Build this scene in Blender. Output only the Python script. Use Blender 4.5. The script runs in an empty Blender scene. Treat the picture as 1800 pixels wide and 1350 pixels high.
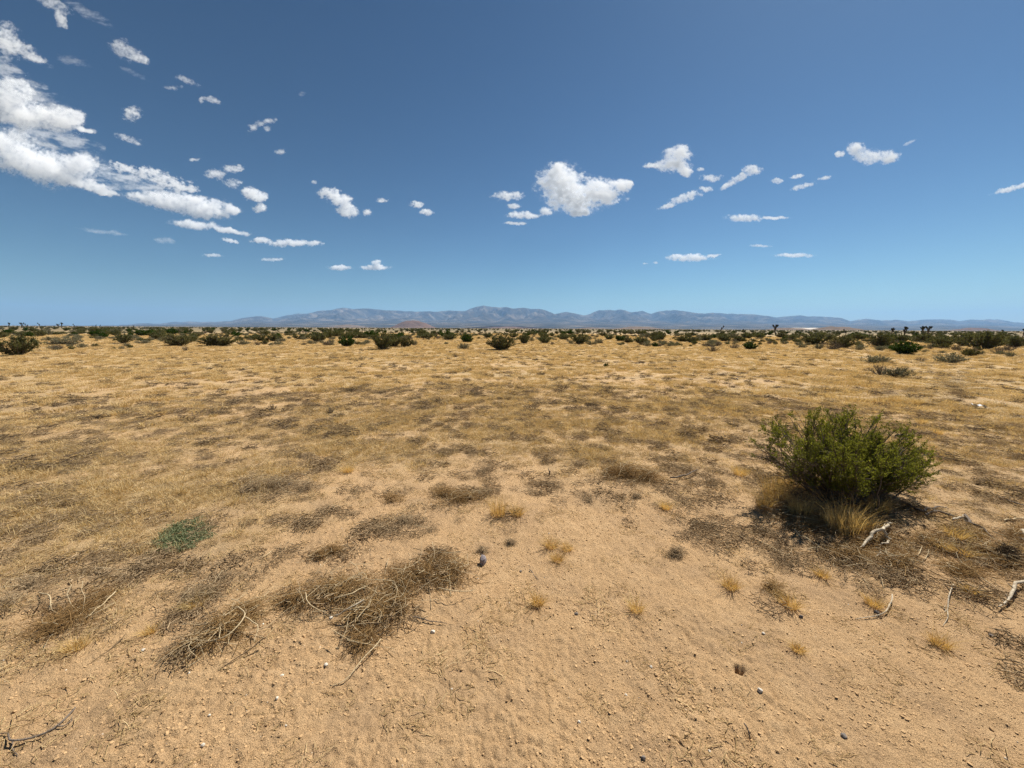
import bpy, math, random
import numpy as np
from mathutils import Vector, Matrix

random.seed(7)
RNG = np.random.default_rng(11)
SC = bpy.context.scene
COL = SC.collection

# ------------------------------------------------------------------ camera
F_PX = 676.0                     # focal length in pixels of the 1800 wide photograph
CAM_H = 1.6
PITCH = math.radians(8.25)
ROLL = math.radians(0.30)
Fw = np.array([0, math.cos(PITCH), -math.sin(PITCH)])
U0 = np.array([0, math.sin(PITCH), math.cos(PITCH)])
R0 = np.array([1.0, 0, 0])
Rt = R0 * math.cos(ROLL) + U0 * math.sin(ROLL)
Up = U0 * math.cos(ROLL) - R0 * math.sin(ROLL)
cam_d = bpy.data.cameras.new("camera")
cam_d.sensor_width = 36.0
cam_d.lens = F_PX / 1800 * 36.0
cam_d.clip_start = 0.05
cam_d.clip_end = 120000
cam = bpy.data.objects.new("camera", cam_d)
COL.objects.link(cam)
M = Matrix.Identity(4)
for i in range(3):
    M[i][0], M[i][1], M[i][2] = Rt[i], Up[i], -Fw[i]
M[2][3] = CAM_H
cam.matrix_world = M
SC.camera = cam

# ------------------------------------------------------------------ sky, sun, exposure
SUN_AZ = math.radians(43)        # to the right of the view direction
SUN_EL = math.radians(53)
world = bpy.data.worlds.new("World")
SC.world = world
world.use_nodes = True
wn = world.node_tree
wn.nodes.clear()
w_out = wn.nodes.new("ShaderNodeOutputWorld")
w_bg = wn.nodes.new("ShaderNodeBackground")
w_sky = wn.nodes.new("ShaderNodeTexSky")
w_sky.sky_type = 'NISHITA'
w_sky.sun_disc = False
w_sky.sun_elevation = SUN_EL
w_sky.sun_rotation = SUN_AZ
w_sky.altitude = 900
w_sky.air_density = 1.0
w_sky.dust_density = 0.6
w_sky.ozone_density = 2.2
w_bg.inputs['Strength'].default_value = 0.1
w_ga = wn.nodes.new("ShaderNodeGamma")           # the phone's contrast: deep blue overhead, pale at the horizon
w_ga.inputs['Gamma'].default_value = 1.5
w_mu = wn.nodes.new("ShaderNodeMix"); w_mu.data_type = 'RGBA'; w_mu.blend_type = 'MULTIPLY'
w_mu.inputs[0].default_value = 1.0
w_mu.inputs[7].default_value = (.132, .159, .149, 1)
wn.links.new(w_sky.outputs[0], w_ga.inputs['Color'])
wn.links.new(w_ga.outputs[0], w_mu.inputs[6])
wn.links.new(w_mu.outputs[2], w_bg.inputs[0])
wn.links.new(w_bg.outputs[0], w_out.inputs[0])

sun_d = bpy.data.lights.new("sun", 'SUN')
sun_d.energy = 5.0
sun_d.angle = math.radians(0.53)
sun_d.color = (1.0, 0.95, 0.87)
sun = bpy.data.objects.new("sun", sun_d)
COL.objects.link(sun)
SUN_DIR = Vector((math.cos(SUN_EL) * math.sin(SUN_AZ), math.cos(SUN_EL) * math.cos(SUN_AZ), math.sin(SUN_EL)))
sun.rotation_euler = (-SUN_DIR).to_track_quat('-Z', 'Y').to_euler()
sun.location = (0, 0, 50)

SC.view_settings.view_transform = 'Standard'
SC.view_settings.look = 'None'
SC.view_settings.exposure = 0.72
SC.view_settings.gamma = 1.0
SC.view_settings.use_curve_mapping = False
SC.render.engine = 'CYCLES'
cy = SC.cycles
cy.max_bounces = 16
cy.diffuse_bounces = 3
cy.glossy_bounces = 2
cy.transmission_bounces = 4
cy.volume_bounces = 16
cy.transparent_max_bounces = 24
cy.use_denoising = True
cy.use_adaptive_sampling = False
cy.denoising_prefilter = 'NONE'
cy.sample_clamp_indirect = 6.0


# ------------------------------------------------------------------ noise and helpers
def hsh(ix, iy, iz, s):
    ix = ix.astype(np.int64).astype(np.uint32)
    iy = iy.astype(np.int64).astype(np.uint32)
    iz = iz.astype(np.int64).astype(np.uint32)
    n = ix * np.uint32(374761393) + iy * np.uint32(668265263) + iz * np.uint32(2147483647) + np.uint32((s * 974711 + 12345) % 4294967296)
    n = (n ^ (n >> np.uint32(13))) * np.uint32(1274126177)
    n = (n ^ (n >> np.uint32(15))) * np.uint32(2246822519)
    n = n ^ (n >> np.uint32(16))
    return (n & np.uint32(0xffffff)).astype(np.float64) / 16777215.0


def vn2(x, y, s=0):
    x = np.asarray(x, float); y = np.asarray(y, float)
    ix = np.floor(x); iy = np.floor(y)
    fx = x - ix; fy = y - iy
    fx = fx * fx * fx * (fx * (fx * 6 - 15) + 10); fy = fy * fy * fy * (fy * (fy * 6 - 15) + 10)
    z = np.zeros_like(ix)
    a = hsh(ix, iy, z, s); b = hsh(ix + 1, iy, z, s); c = hsh(ix, iy + 1, z, s); d = hsh(ix + 1, iy + 1, z, s)
    return a + (b - a) * fx + (c - a) * fy + (a - b - c + d) * fx * fy


def fbm(x, y, octv=4, s=0, gain=0.5):
    t = 0; a = 1.0; n = 0
    x = np.asarray(x, float); y = np.asarray(y, float)
    for o in range(octv):
        t = t + a * vn2(x, y, s + o * 17); n += a
        a *= gain
        x, y = x * 1.63 - y * 1.21 + 5.2, x * 1.21 + y * 1.63 - 1.7
    return t / n


def sst(a, b, x):
    t = np.clip((x - a) / (b - a), 0, 1)
    return t * t * (3 - 2 * t)


def pdir(px, py):
    return Fw + Rt * ((px - 900) / F_PX) + Up * ((675 - py) / F_PX)


def flat(px, py):
    d = pdir(px, py)
    t = CAM_H / -d[2]
    return d[0] * t, d[1] * t


MOUNDS = []          # x, y, height, radius
for (px, py, hh, rr) in [(1490, 880, .10, .75), (600, 1050, .035, .3), (740, 1020, .035, .3), (390, 1120, .03, .22),
                         (150, 1090, .03, .25), (322, 945, .015, .25), (1100, 850, .05, .5), (480, 865, .05, .5),
                         (1650, 700, .10, 1.0), (1580, 705, .06, .8), (1600, 1000, .03, .5), (890, 890, .03, .3)]:
    MOUNDS.append(flat(px, py) + (hh, rr))
HOLES = []
for (px, py, hh, rr) in [(290, 884, -.10, .055), (1299, 1181, -.05, .020), (64, 1074, -.07, .05), (1318, 1300, -.02, .02)]:
    HOLES.append(flat(px, py) + (hh, rr))


def H(x, y, fine=True):
    x = np.asarray(x, float); y = np.asarray(y, float)
    r = np.hypot(x, y)
    far = 1 - sst(300, 1500, r)
    z = 0.10 * (fbm(x / 7.0, y / 7.0, 3, 3) - .5) * sst(1.0, 9, r) * far
    z = z + 0.045 * (fbm(x / 1.1, y / 1.1, 3, 9) - .5) * (1 - sst(30, 60, r))
    z = z + 0.22 * (vn2(x / 45.0, y / 45.0, 5) - .5) * sst(25, 120, r) * far
    for (mx, my, mh, mr) in MOUNDS:
        z = z + mh * np.exp(-((x - mx) ** 2 + (y - my) ** 2) / (mr * mr))
    for (mx, my, mh, mr) in HOLES:
        z = z + mh * np.exp(-(((x - mx) ** 2 + (y - my) ** 2) / (mr * mr)) ** 2)
    if fine:
        k = 1 - sst(8, 14, r)
        pit = fbm(x / .16, y / .16, 3, 21)
        z = z + k * (0.016 * (pit - .5))
        n1 = fbm(x / .045, y / .045, 2, 31)
        z = z + k * 0.014 * (np.abs(n1 - .5) * 2) ** .8 * (0.35 + fbm(x / .5, y / .5, 2, 41))
        z = z + k * 0.009 * (fbm(x / .022, y / .022, 2, 45) - .5) * (1 - sst(2.5, 5, r))
    return z


def Hs(x, y):
    return float(H(np.array([x]), np.array([y]))[0])


def G(px, py):
    """the point of the ground that the pixel of the photograph shows"""
    d = pdir(px, py)
    z = 0.0
    for _ in range(6):
        t = (CAM_H - z) / -d[2]
        x, y = d[0] * t, d[1] * t
        z = Hs(x, y)
    return np.array([x, y, z])


def dist(p):
    return float(np.dot(p - np.array([0, 0, CAM_H]), Fw))


def straw_cover(x, y):
    r = np.hypot(x, y)
    w = (fbm(x / 1.6, y / 1.6, 3, 51) - .5) * 4.0 + (fbm(x / .5, y / .5, 2, 55) - .5) * 1.6
    side = np.where(x < 0, -.25 * x, 0.0)
    c = sst(2.6, 6.8, r * .95 + w + np.clip(side, 0, 1.2))
    pat = sst(.30, .58, fbm(x / .9, y / .7, 4, 61))
    pat2 = sst(.34, .6, fbm(x / 5.0, y / 3.0, 3, 63))
    c = c * (0.40 + .60 * pat) * (0.55 + 0.45 * pat2)
    c = np.maximum(c, (.66 + .25 * pat) * sst(9, 22, r))
    return np.clip(c, 0, 1)


GREYS = []
for (px, py, rr) in [(710, 922, .28), (660, 930, .2), (400, 1020, .3), (250, 1000, .35), (100, 1030, .4), (850, 830, .35), (560, 925, .12),
                     (700, 860, .25), (850, 870, .3), (480, 865, .4), (1050, 880, .25), (1090, 845, .45), (1350, 960, .3), (1450, 980, .35),
                     (1560, 1010, .3), (1690, 970, .35), (1780, 1000, .35), (1250, 940, .3), (1520, 930, .35), (330, 1080, .15),
                     (150, 920, .5), (30, 880, .7), (590, 970, .18), (1660, 725, .9), (1600, 700, 1.1), (1700, 690, 1.0), (1550, 700, .8),
                     (750, 1000, .3), (600, 1050, .28), (660, 1090, .2), (400, 1110, .22), (150, 1090, .22), (1400, 880, .5), (1500, 880, .6)]:
    GREYS.append(flat(px, py) + (rr,))


def grey_cover(x, y):
    r = np.hypot(x, y)
    g = .55 * sst(.53, .74, fbm(x / .38 + 9, y / .30 + 3, 4, 71)) * sst(2.6, 5.0, r + (fbm(x, y, 2, 77) - .5) * 3) * .9
    g = np.maximum(g, sst(.52, .74, fbm(x / 1.9 + 9, y / .9 + 3, 4, 75)) * sst(7, 13, r) * .75)
    g = np.maximum(g, .55 * sst(.50, .72, fbm(x / .15 + 4, y / .13 + 8, 3, 79)) * sst(2.4, 4.5, r + (fbm(x / 1.5, y / 1.5, 2, 78) - .5) * 3))
    g = np.maximum(g, .62 * sst(38, 75, r) * sst(.25, .6, fbm(x / 6, y / 6, 3, 73)))
    loc = np.zeros_like(x)
    for (mx, my, mr) in GREYS:
        loc = np.maximum(loc, np.exp(-((x - mx) ** 2 + (y - my) ** 2) / (mr * mr)))
    g = np.maximum(g, .46 * sst(.36, .95, loc * (0.45 + 1.1 * fbm(x / .22, y / .22, 3, 81))))
    return np.clip(g, 0, 1)


# ------------------------------------------------------------------ mesh helpers
class MB:
    """collects vertices and faces, then links them as one mesh object"""
    def __init__(self):
        self.v = []; self.f = []; self.sz = []; self.mi = []; self.var = []; self.n = 0

    def add(self, verts, faces, mi=0, var=0.5):
        verts = np.asarray(verts, float).reshape(-1, 3)
        faces = np.asarray(faces, np.int64)
        self.v.append(verts)
        self.f.append((faces + self.n).ravel())
        m = len(faces)
        self.sz.append(np.full(m, faces.shape[1], np.int64))
        self.mi.append(np.full(m, mi, np.int64))
        self.var.append(np.broadcast_to(np.asarray(var, float), (m,)).copy())
        self.n += len(verts)

    def tube(self, pts, rad, k=5, mi=0, var=0.5, cap=True):
        pts = np.asarray(pts, float); n = len(pts)
        rad = np.broadcast_to(np.asarray(rad, float), (n,))
        tan = np.gradient(pts, axis=0)
        tan /= np.linalg.norm(tan, axis=1)[:, None] + 1e-12
        ref = np.array([0.31, 0.17, 0.93]) if abs(tan[0][2]) < .8 else np.array([1.0, .1, 0])
        a = np.cross(tan, ref); a /= np.linalg.norm(a, axis=1)[:, None] + 1e-12
        b = np.cross(tan, a)
        th = np.arange(k) * 2 * np.pi / k
        ring = pts[:, None, :] + rad[:, None, None] * (np.cos(th)[None, :, None] * a[:, None, :] + np.sin(th)[None, :, None] * b[:, None, :])
        idx = np.arange(n * k).reshape(n, k)
        q = np.stack([idx[:-1], np.roll(idx[:-1], -1, 1), np.roll(idx[1:], -1, 1), idx[1:]], -1).reshape(-1, 4)
        if cap:
            vs = np.concatenate([ring.reshape(-1, 3), pts[:1], pts[-1:]])
            self.add(vs, q, mi, var)
            base = self.n - len(vs)
            c0, c1 = n * k, n * k + 1
            t = [(idx[0][(j + 1) % k], idx[0][j], c0) for j in range(k)] + [(idx[-1][j], idx[-1][(j + 1) % k], c1) for j in range(k)]
            self.f.append((np.array(t) + base).ravel()); self.sz.append(np.full(2 * k, 3)); self.mi.append(np.full(2 * k, mi)); self.var.append(np.full(2 * k, var))
        else:
            self.add(ring.reshape(-1, 3), q, mi, var)

    def tubes(self, P, Rd, k=3, mi=0, var=0.5):
        """many polylines at once: P (m, n, 3), Rd (m, n)"""
        P = np.asarray(P, float); m, n, _ = P.shape
        tan = np.gradient(P, axis=1); tan /= np.linalg.norm(tan, axis=2)[..., None] + 1e-12
        ref = np.array([0.31, 0.57, 0.76])
        a = np.cross(tan, ref); a /= np.linalg.norm(a, axis=2)[..., None] + 1e-12
        b = np.cross(tan, a)
        th = np.arange(k) * 2 * np.pi / k
        ring = P[:, :, None, :] + Rd[:, :, None, None] * (np.cos(th)[:, None] * a[:, :, None, :] + np.sin(th)[:, None] * b[:, :, None, :])
        idx = np.arange(m * n * k).reshape(m, n, k)
        q = np.stack([idx[:, :-1], np.roll(idx[:, :-1], -1, 2), np.roll(idx[:, 1:], -1, 2), idx[:, 1:]], -1).reshape(-1, 4)
        v = np.repeat(np.broadcast_to(np.asarray(var, float), (m,)), (n - 1) * k)
        self.add(ring.reshape(-1, 3), q, mi, v)

    def leaves(self, C, size, axis=None, mi=0, var=None, asp=.5, rng=RNG):
        """diamond leaves: centres C (n,3), length size (n,)"""
        n = len(C)
        d = rng.normal(size=(n, 3)) if axis is None else axis + rng.normal(size=(n, 3)) * .55
        d /= np.linalg.norm(d, axis=1)[:, None] + 1e-12
        s = np.cross(d, rng.normal(size=(n, 3))); s /= np.linalg.norm(s, axis=1)[:, None] + 1e-12
        nn = np.cross(d, s)
        size = np.broadcast_to(size, (n,))[:, None]
        v = np.stack([C - d * size * .5, C + s * size * .5 * asp + nn * size * .06, C + d * size * .5, C - s * size * .5 * asp + nn * size * .06], 1)
        f = np.arange(n * 4).reshape(n, 4)
        if var is None: var = rng.random(n)
        self.add(v.reshape(-1, 3), f, mi, var)

    def blades(self, B, hgt, lean, wid, mi=0, var=None, rng=RNG):
        """grass blades: bases B (n,3), heights, lean vectors (n,3), widths"""
        n = len(B)
        hgt = np.broadcast_to(hgt, (n,))[:, None]; wid = np.broadcast_to(wid, (n,))[:, None]
        an = rng.random(n) * np.pi
        s = np.stack([np.cos(an), np.sin(an), np.zeros(n)], 1) * wid * .5
        up = np.array([0, 0, 1.0])
        p1 = B + up * hgt * .55 + lean * .35
        p2 = B + up * hgt * .92 + lean
        v = np.stack([B - s, B + s, p1 + s * .8, p1 - s * .8, p2], 1)
        base = np.arange(n)[:, None] * 5
        if var is None: var = rng.random(n)
        self.add(v.reshape(-1, 3), base + np.array([[0, 1, 2, 3]]), mi, var)
        off = self.n - n * 5
        self.f.append((base + np.array([[3, 2, 4]]) + off).ravel()); self.sz.append(np.full(n, 3)); self.mi.append(np.full(n, mi)); self.var.append(np.asarray(var, float))

    def mesh(self, name, mats, smooth=False):
        me = bpy.data.meshes.new(name)
        V = np.concatenate(self.v); Fl = np.concatenate(self.f); S = np.concatenate(self.sz)
        me.vertices.add(len(V)); me.vertices.foreach_set("co", V.astype(np.float32).ravel())
        me.loops.add(len(Fl)); me.loops.foreach_set("vertex_index", Fl.astype(np.int32))
        st = np.concatenate([[0], np.cumsum(S)[:-1]])
        me.polygons.add(len(S)); me.polygons.foreach_set("loop_start", st.astype(np.int32))
        me.polygons.foreach_set("material_index", np.concatenate(self.mi).astype(np.int32))
        if smooth: me.polygons.foreach_set("use_smooth", np.ones(len(S), bool))
        at = me.attributes.new("v", 'FLOAT', 'FACE')
        at.data.foreach_set("value", np.concatenate(self.var).astype(np.float32))
        me.update(calc_edges=True)
        for m in (mats if isinstance(mats, (list, tuple)) else [mats]): me.materials.append(m)
        return me


def obj(name, me, parent=None, loc=None):
    o = bpy.data.objects.new(name, me)
    COL.objects.link(o)
    if parent is not None: o.parent = parent
    if loc is not None: o.location = loc
    return o


def tag(o, label=None, cat=None, group=None, kind=None):
    if label: o["label"] = label
    if cat: o["category"] = cat
    if group: o["group"] = group
    if kind: o["kind"] = kind
    return o


def grid_mesh(name, P, mats, smooth=True, attrs=None):
    n, m, _ = P.shape
    me = bpy.data.meshes.new(name)
    idx = np.arange(n * m).reshape(n, m)
    q = np.stack([idx[:-1, :-1], idx[:-1, 1:], idx[1:, 1:], idx[1:, :-1]], -1).reshape(-1, 4)
    me.vertices.add(n * m); me.vertices.foreach_set("co", P.astype(np.float32).ravel())
    me.loops.add(q.size); me.loops.foreach_set("vertex_index", q.astype(np.int32).ravel())
    me.polygons.add(len(q)); me.polygons.foreach_set("loop_start", (np.arange(len(q)) * 4).astype(np.int32))
    if smooth: me.polygons.foreach_set("use_smooth", np.ones(len(q), bool))
    for k, a in (attrs or {}).items():
        at = me.attributes.new(k, 'FLOAT', 'POINT'); at.data.foreach_set("value", np.asarray(a, np.float32).ravel())
    me.update(calc_edges=True)
    for mt in (mats if isinstance(mats, (list, tuple)) else [mats]): me.materials.append(mt)
    return me


# ------------------------------------------------------------------ materials
class NT:
    def __init__(self, name):
        self.m = bpy.data.materials.new(name); self.m.use_nodes = True
        self.t = self.m.node_tree; self.t.nodes.clear()
        self.out = self.n("ShaderNodeOutputMaterial")

    def n(self, typ, **kw):
        nd = self.t.nodes.new(typ)
        for k, v in kw.items(): setattr(nd, k, v)
        return nd

    def l(self, a, b): self.t.links.new(a, b)

    def noise(self, scale, detail=4, rough=.55, vec=None, dist=0):
        nd = self.n("ShaderNodeTexNoise")
        nd.inputs['Scale'].default_value = scale; nd.inputs['Detail'].default_value = detail; nd.inputs['Roughness'].default_value = rough
        nd.inputs['Distortion'].default_value = dist
        if vec is not None: self.l(vec, nd.inputs['Vector'])
        return nd.outputs[0]

    def ramp(self, fac, stops):
        nd = self.n("ShaderNodeValToRGB")
        e = nd.color_ramp.elements
        while len(e) < len(stops): e.new(0.5)
        for i, (p, c) in enumerate(stops):
            e[i].position = p; e[i].color = (*c, 1) if len(c) == 3 else c
        self.l(fac, nd.inputs[0])
        return nd.outputs[0]

    def mix(self, fac, a, b, blend='MIX'):
        nd = self.n("ShaderNodeMix", data_type='RGBA', blend_type=blend)
        for s, v in ((0, fac), (6, a), (7, b)):
            if hasattr(v, 'links'): self.l(v, nd.inputs[s])
            else: nd.inputs[s].default_value = v if s == 0 else (*v, 1)
        return nd.outputs[2]

    def math(self, op, a, b=0.0, clamp=False):
        nd = self.n("ShaderNodeMath", operation=op, use_clamp=clamp)
        for s, v in ((0, a), (1, b)):
            if hasattr(v, 'links'): self.l(v, nd.inputs[s])
            else: nd.inputs[s].default_value = v
        return nd.outputs[0]

    def attr(self, name): return self.n("ShaderNodeAttribute", attribute_name=name).outputs['Fac']


def leaf_mat(name, stops, trans=.3, rough=.8, rnd=.25, tint=(1, 1, .6)):
    t = NT(name)
    v = t.attr("v")
    ob = t.n("ShaderNodeObjectInfo").outputs['Random']
    f = t.math('ADD', t.math('MULTIPLY', v, 1 - rnd), t.math('MULTIPLY', ob, rnd))
    c = t.ramp(f, stops)
    d = t.n("ShaderNodeBsdfDiffuse"); t.l(c, d.inputs[0])
    tr = t.n("ShaderNodeBsdfTranslucent"); t.l(t.mix(1.0, c, tint, 'MULTIPLY'), tr.inputs[0])
    mx = t.n("ShaderNodeMixShader"); mx.inputs[0].default_value = trans
    t.l(d.outputs[0], mx.inputs[1]); t.l(tr.outputs[0], mx.inputs[2])
    t.l(mx.outputs[0], t.out.inputs[0])
    return t.m


def wood_mat(name, a, b, scale=60, rough=.85, bump=.9, bdist=.006):
    t = NT(name)
    tc = t.n("ShaderNodeTexCoord").outputs['Object']
    n = t.noise(scale, 4, .6, tc)
    c = t.ramp(n, [(.3, a), (.7, b)])
    c = t.mix(t.math('MULTIPLY', t.attr("v"), .5), c, tuple(x * .55 for x in a))
    p = t.n("ShaderNodeBsdfPrincipled"); p.inputs['Roughness'].default_value = rough
    p.inputs['Specular IOR Level'].default_value = .2
    t.l(c, p.inputs['Base Color'])
    bp = t.n("ShaderNodeBump"); bp.inputs['Strength'].default_value = bump; bp.inputs['Distance'].default_value = bdist
    t.l(t.noise(scale * 2.5, 3, .6, tc), bp.inputs['Height']); t.l(bp.outputs[0], p.inputs['Normal'])
    t.l(p.outputs[0], t.out.inputs[0])
    return t.m


def stone_mat(name, a, b, scale=40):
    return wood_mat(name, a, b, scale, .9, .35, .0015)


# ground: sand, straw litter and grey weed litter
def ground_material():
    t = NT("desert_ground")
    geo = t.n("ShaderNodeNewGeometry").outputs['Position']
    straw = t.attr("straw"); grey = t.attr("grey"); far = t.attr("far")
    n_big = t.noise(.9, 4, .6, geo)
    n_mid = t.noise(9, 5, .65, geo)
    n_fin = t.noise(95, 4, .7, geo)
    n_grn = t.noise(320, 2, .6, geo)
    sand = t.ramp(n_mid, [(.25, (.46, .295, .150)), (.5, (.55, .362, .190)), (.75, (.63, .43, .236))])
    sand = t.mix(t.math('MULTIPLY', n_big, .5), sand, (.51, .315, .155))
    n_crust = t.noise(2.6, 5, .68, geo, .3)
    sand = t.mix(t.math('MULTIPLY', t.ramp(n_crust, [(.46, (0, 0, 0)), (.66, (1, 1, 1))]), .55), sand, (.37, .245, .140))
    speck = t.ramp(n_grn, [(.30, (.62, .58, .54)), (.46, (1, 1, 1)), (.62, (1, 1, 1)), (.74, (1.45, 1.45, 1.42))])
    sand = t.mix(.75, sand, speck, 'MULTIPLY')
    strc = t.ramp(n_fin, [(.25, (.27, .185, .095)), (.5, (.50, .365, .190)), (.75, (.72, .555, .31))])
    strc = t.mix(.85, strc, t.ramp(t.noise(6.5, 6, .75, geo), [(.34, (.45, .42, .40)), (.5, (1, 1, 1)), (.66, (1.25, 1.25, 1.2))]), 'MULTIPLY')
    n_pat = t.noise(2.2, 4, .6, geo)
    strc = t.mix(t.ramp(n_pat, [(.4, (0, 0, 0)), (.65, (1, 1, 1))]), strc, t.mix(.5, strc, (.38, .26, .13)))
    gryc = t.ramp(n_fin, [(.25, (.19, .135, .08)), (.5, (.31, .225, .135)), (.78, (.45, .33, .20))])
    fs = t.math('MULTIPLY', straw, t.ramp(n_mid, [(.25, (.45, .45, .45)), (.55, (1, 1, 1))]), True)
    c = t.mix(fs, sand, strc)
    fg = t.math('MULTIPLY', grey, t.ramp(n_fin, [(.3, (1, 1, 1)), (.7, (.4, .4, .4))]), True)
    c = t.mix(t.math('MULTIPLY', fg, .7), c, gryc)
    # the far plain: scrub too distant to tell apart
    st = t.n("ShaderNodeMapping"); st.inputs['Scale'].default_value = (.004, .012, .0); t.l(geo, st.inputs['Vector'])
    n_far = t.noise(1.0, 5, .65, st.outputs[0])
    farc = t.ramp(n_far, [(.3, (.12, .105, .06)), (.5, (.19, .15, .09)), (.7, (.33, .245, .14))])
    c = t.mix(far, c, farc)
    p = t.n("ShaderNodeBsdfPrincipled"); p.inputs['Roughness'].default_value = .95; p.inputs['Specular IOR Level'].default_value = .08
    t.l(c, p.inputs['Base Color'])
    b1 = t.n("ShaderNodeBump"); b1.inputs['Strength'].default_value = .9; b1.inputs['Distance'].default_value = .022
    t.l(n_fin, b1.inputs['Height'])
    b2 = t.n("ShaderNodeBump"); b2.inputs['Strength'].default_value = .7; b2.inputs['Distance'].default_value = .007
    t.l(n_grn, b2.inputs['Height']); t.l(b1.outputs[0], b2.inputs['Normal'])
    t.l(b2.outputs[0], p.inputs['Normal'])
    t.l(p.outputs[0], t.out.inputs[0])
    return t.m


def rock_material(name, stops, scale, bump=40):
    t = NT(name)
    geo = t.n("ShaderNodeNewGeometry").outputs['Position']
    n = t.noise(scale, 8, .62, geo, .4)
    c = t.ramp(n, stops)
    p = t.n("ShaderNodeBsdfPrincipled"); p.inputs['Roughness'].default_value = 1; p.inputs['Specular IOR Level'].default_value = 0
    t.l(c, p.inputs['Base Color'])
    bp = t.n("ShaderNodeBump"); bp.inputs['Strength'].default_value = 1; bp.inputs['Distance'].default_value = bump
    t.l(t.noise(scale * 3, 6, .6, geo), bp.inputs['Height']); t.l(bp.outputs[0], p.inputs['Normal'])
    t.l(p.outputs[0], t.out.inputs[0])
    return t.m


M_GROUND = ground_material()
M_MOUNT = rock_material("mountain_rock", [(.32, (.022, .021, .019)), (.5, (.060, .052, .042)), (.66, (.20, .16, .12))], .0016, 110)
M_CONE = rock_material("cinder_rock", [(.3, (.11, .065, .045)), (.6, (.17, .105, .075)), (.75, (.24, .16, .11))], .02, 6)
M_HILL = rock_material("hill_rock", [(.3, (.12, .085, .055)), (.6, (.19, .13, .085)), (.75, (.26, .185, .125))], .02, 6)
M_QUARRY = rock_material("pale_cut_rock", [(.3, (.50, .44, .36)), (.7, (.68, .62, .54))], .03, 3)

M_CREO = leaf_mat("creosote_leaf", [(0, (.046, .048, .020)), (.5, (.115, .115, .046)), (1, (.21, .20, .09))], .30)
M_CREO_NEAR = leaf_mat("creosote_leaf_near", [(0, (.058, .066, .010)), (.5, (.150, .158, .024)), (1, (.31, .295, .060))], .48)
M_DEEP = leaf_mat("deep_green_leaf", [(0, (.014, .032, .006)), (.6, (.040, .078, .012)), (1, (.085, .125, .022))], .30)
M_OLIVE = leaf_mat("olive_leaf", [(0, (.055, .052, .018)), (.5, (.115, .105, .040)), (1, (.20, .18, .085))], .28)
M_SALT = leaf_mat("grey_saltbush_leaf", [(0, (.11, .105, .068)), (.5, (.21, .195, .125)), (1, (.34, .31, .21))], .22)
M_DRYB = leaf_mat("dry_brush_twig", [(0, (.10, .075, .050)), (.5, (.19, .145, .10)), (1, (.31, .25, .18))], .15)
M_MAT = leaf_mat("grey_green_mat", [(0, (.12, .135, .065)), (.5, (.21, .235, .125)), (1, (.34, .36, .21))], .2)
M_STRAW = leaf_mat("straw", [(0, (.30, .20, .09)), (.5, (.58, .425, .21)), (1, (.82, .655, .37))], .35, rnd=.35, tint=(1, .9, .6))
M_GOLD = leaf_mat("golden_straw", [(0, (.40, .265, .10)), (.5, (.64, .46, .195)), (1, (.84, .67, .34))], .42, tint=(1, .85, .5))
M_LITTER = leaf_mat("grey_brown_litter", [(0, (.18, .125, .070)), (.55, (.35, .25, .145)), (1, (.58, .43, .26))], .1)
M_STEM = wood_mat("shrub_stem", (.10, .075, .055), (.19, .15, .115), 30)
M_TWIG = wood_mat("brown_twig", (.13, .085, .045), (.25, .17, .095), 70)
M_PALE = wood_mat("bleached_twig", (.42, .315, .175), (.60, .475, .29), 70)
M_BONE = wood_mat("bleached_wood", (.26, .20, .13), (.62, .53, .39), 34)
M_DARKW = wood_mat("weathered_dark_wood", (.10, .075, .055), (.20, .16, .125), 50)
M_CLOD = stone_mat("soil_clod", (.40, .25, .12), (.58, .385, .20), 90)
M_WSTONE = stone_mat("pale_stone", (.50, .43, .33), (.70, .64, .54), 60)
M_DSTONE = stone_mat("dark_stone", (.13, .11, .092), (.25, .21, .175), 60)
M_PSTONE = stone_mat("purple_grey_stone", (.20, .17, .17), (.34, .295, .285), 40)
M_JOSH = leaf_mat("joshua_leaf", [(0, (.018, .022, .010)), (.6, (.042, .046, .022)), (1, (.085, .085, .042))], .1)
M_JTRUNK = wood_mat("joshua_bark", (.055, .042, .032), (.11, .088, .068), 6)
M_LITTERW = wood_mat("white_scrap", (.80, .79, .77), (.86, .85, .84), 30)

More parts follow.
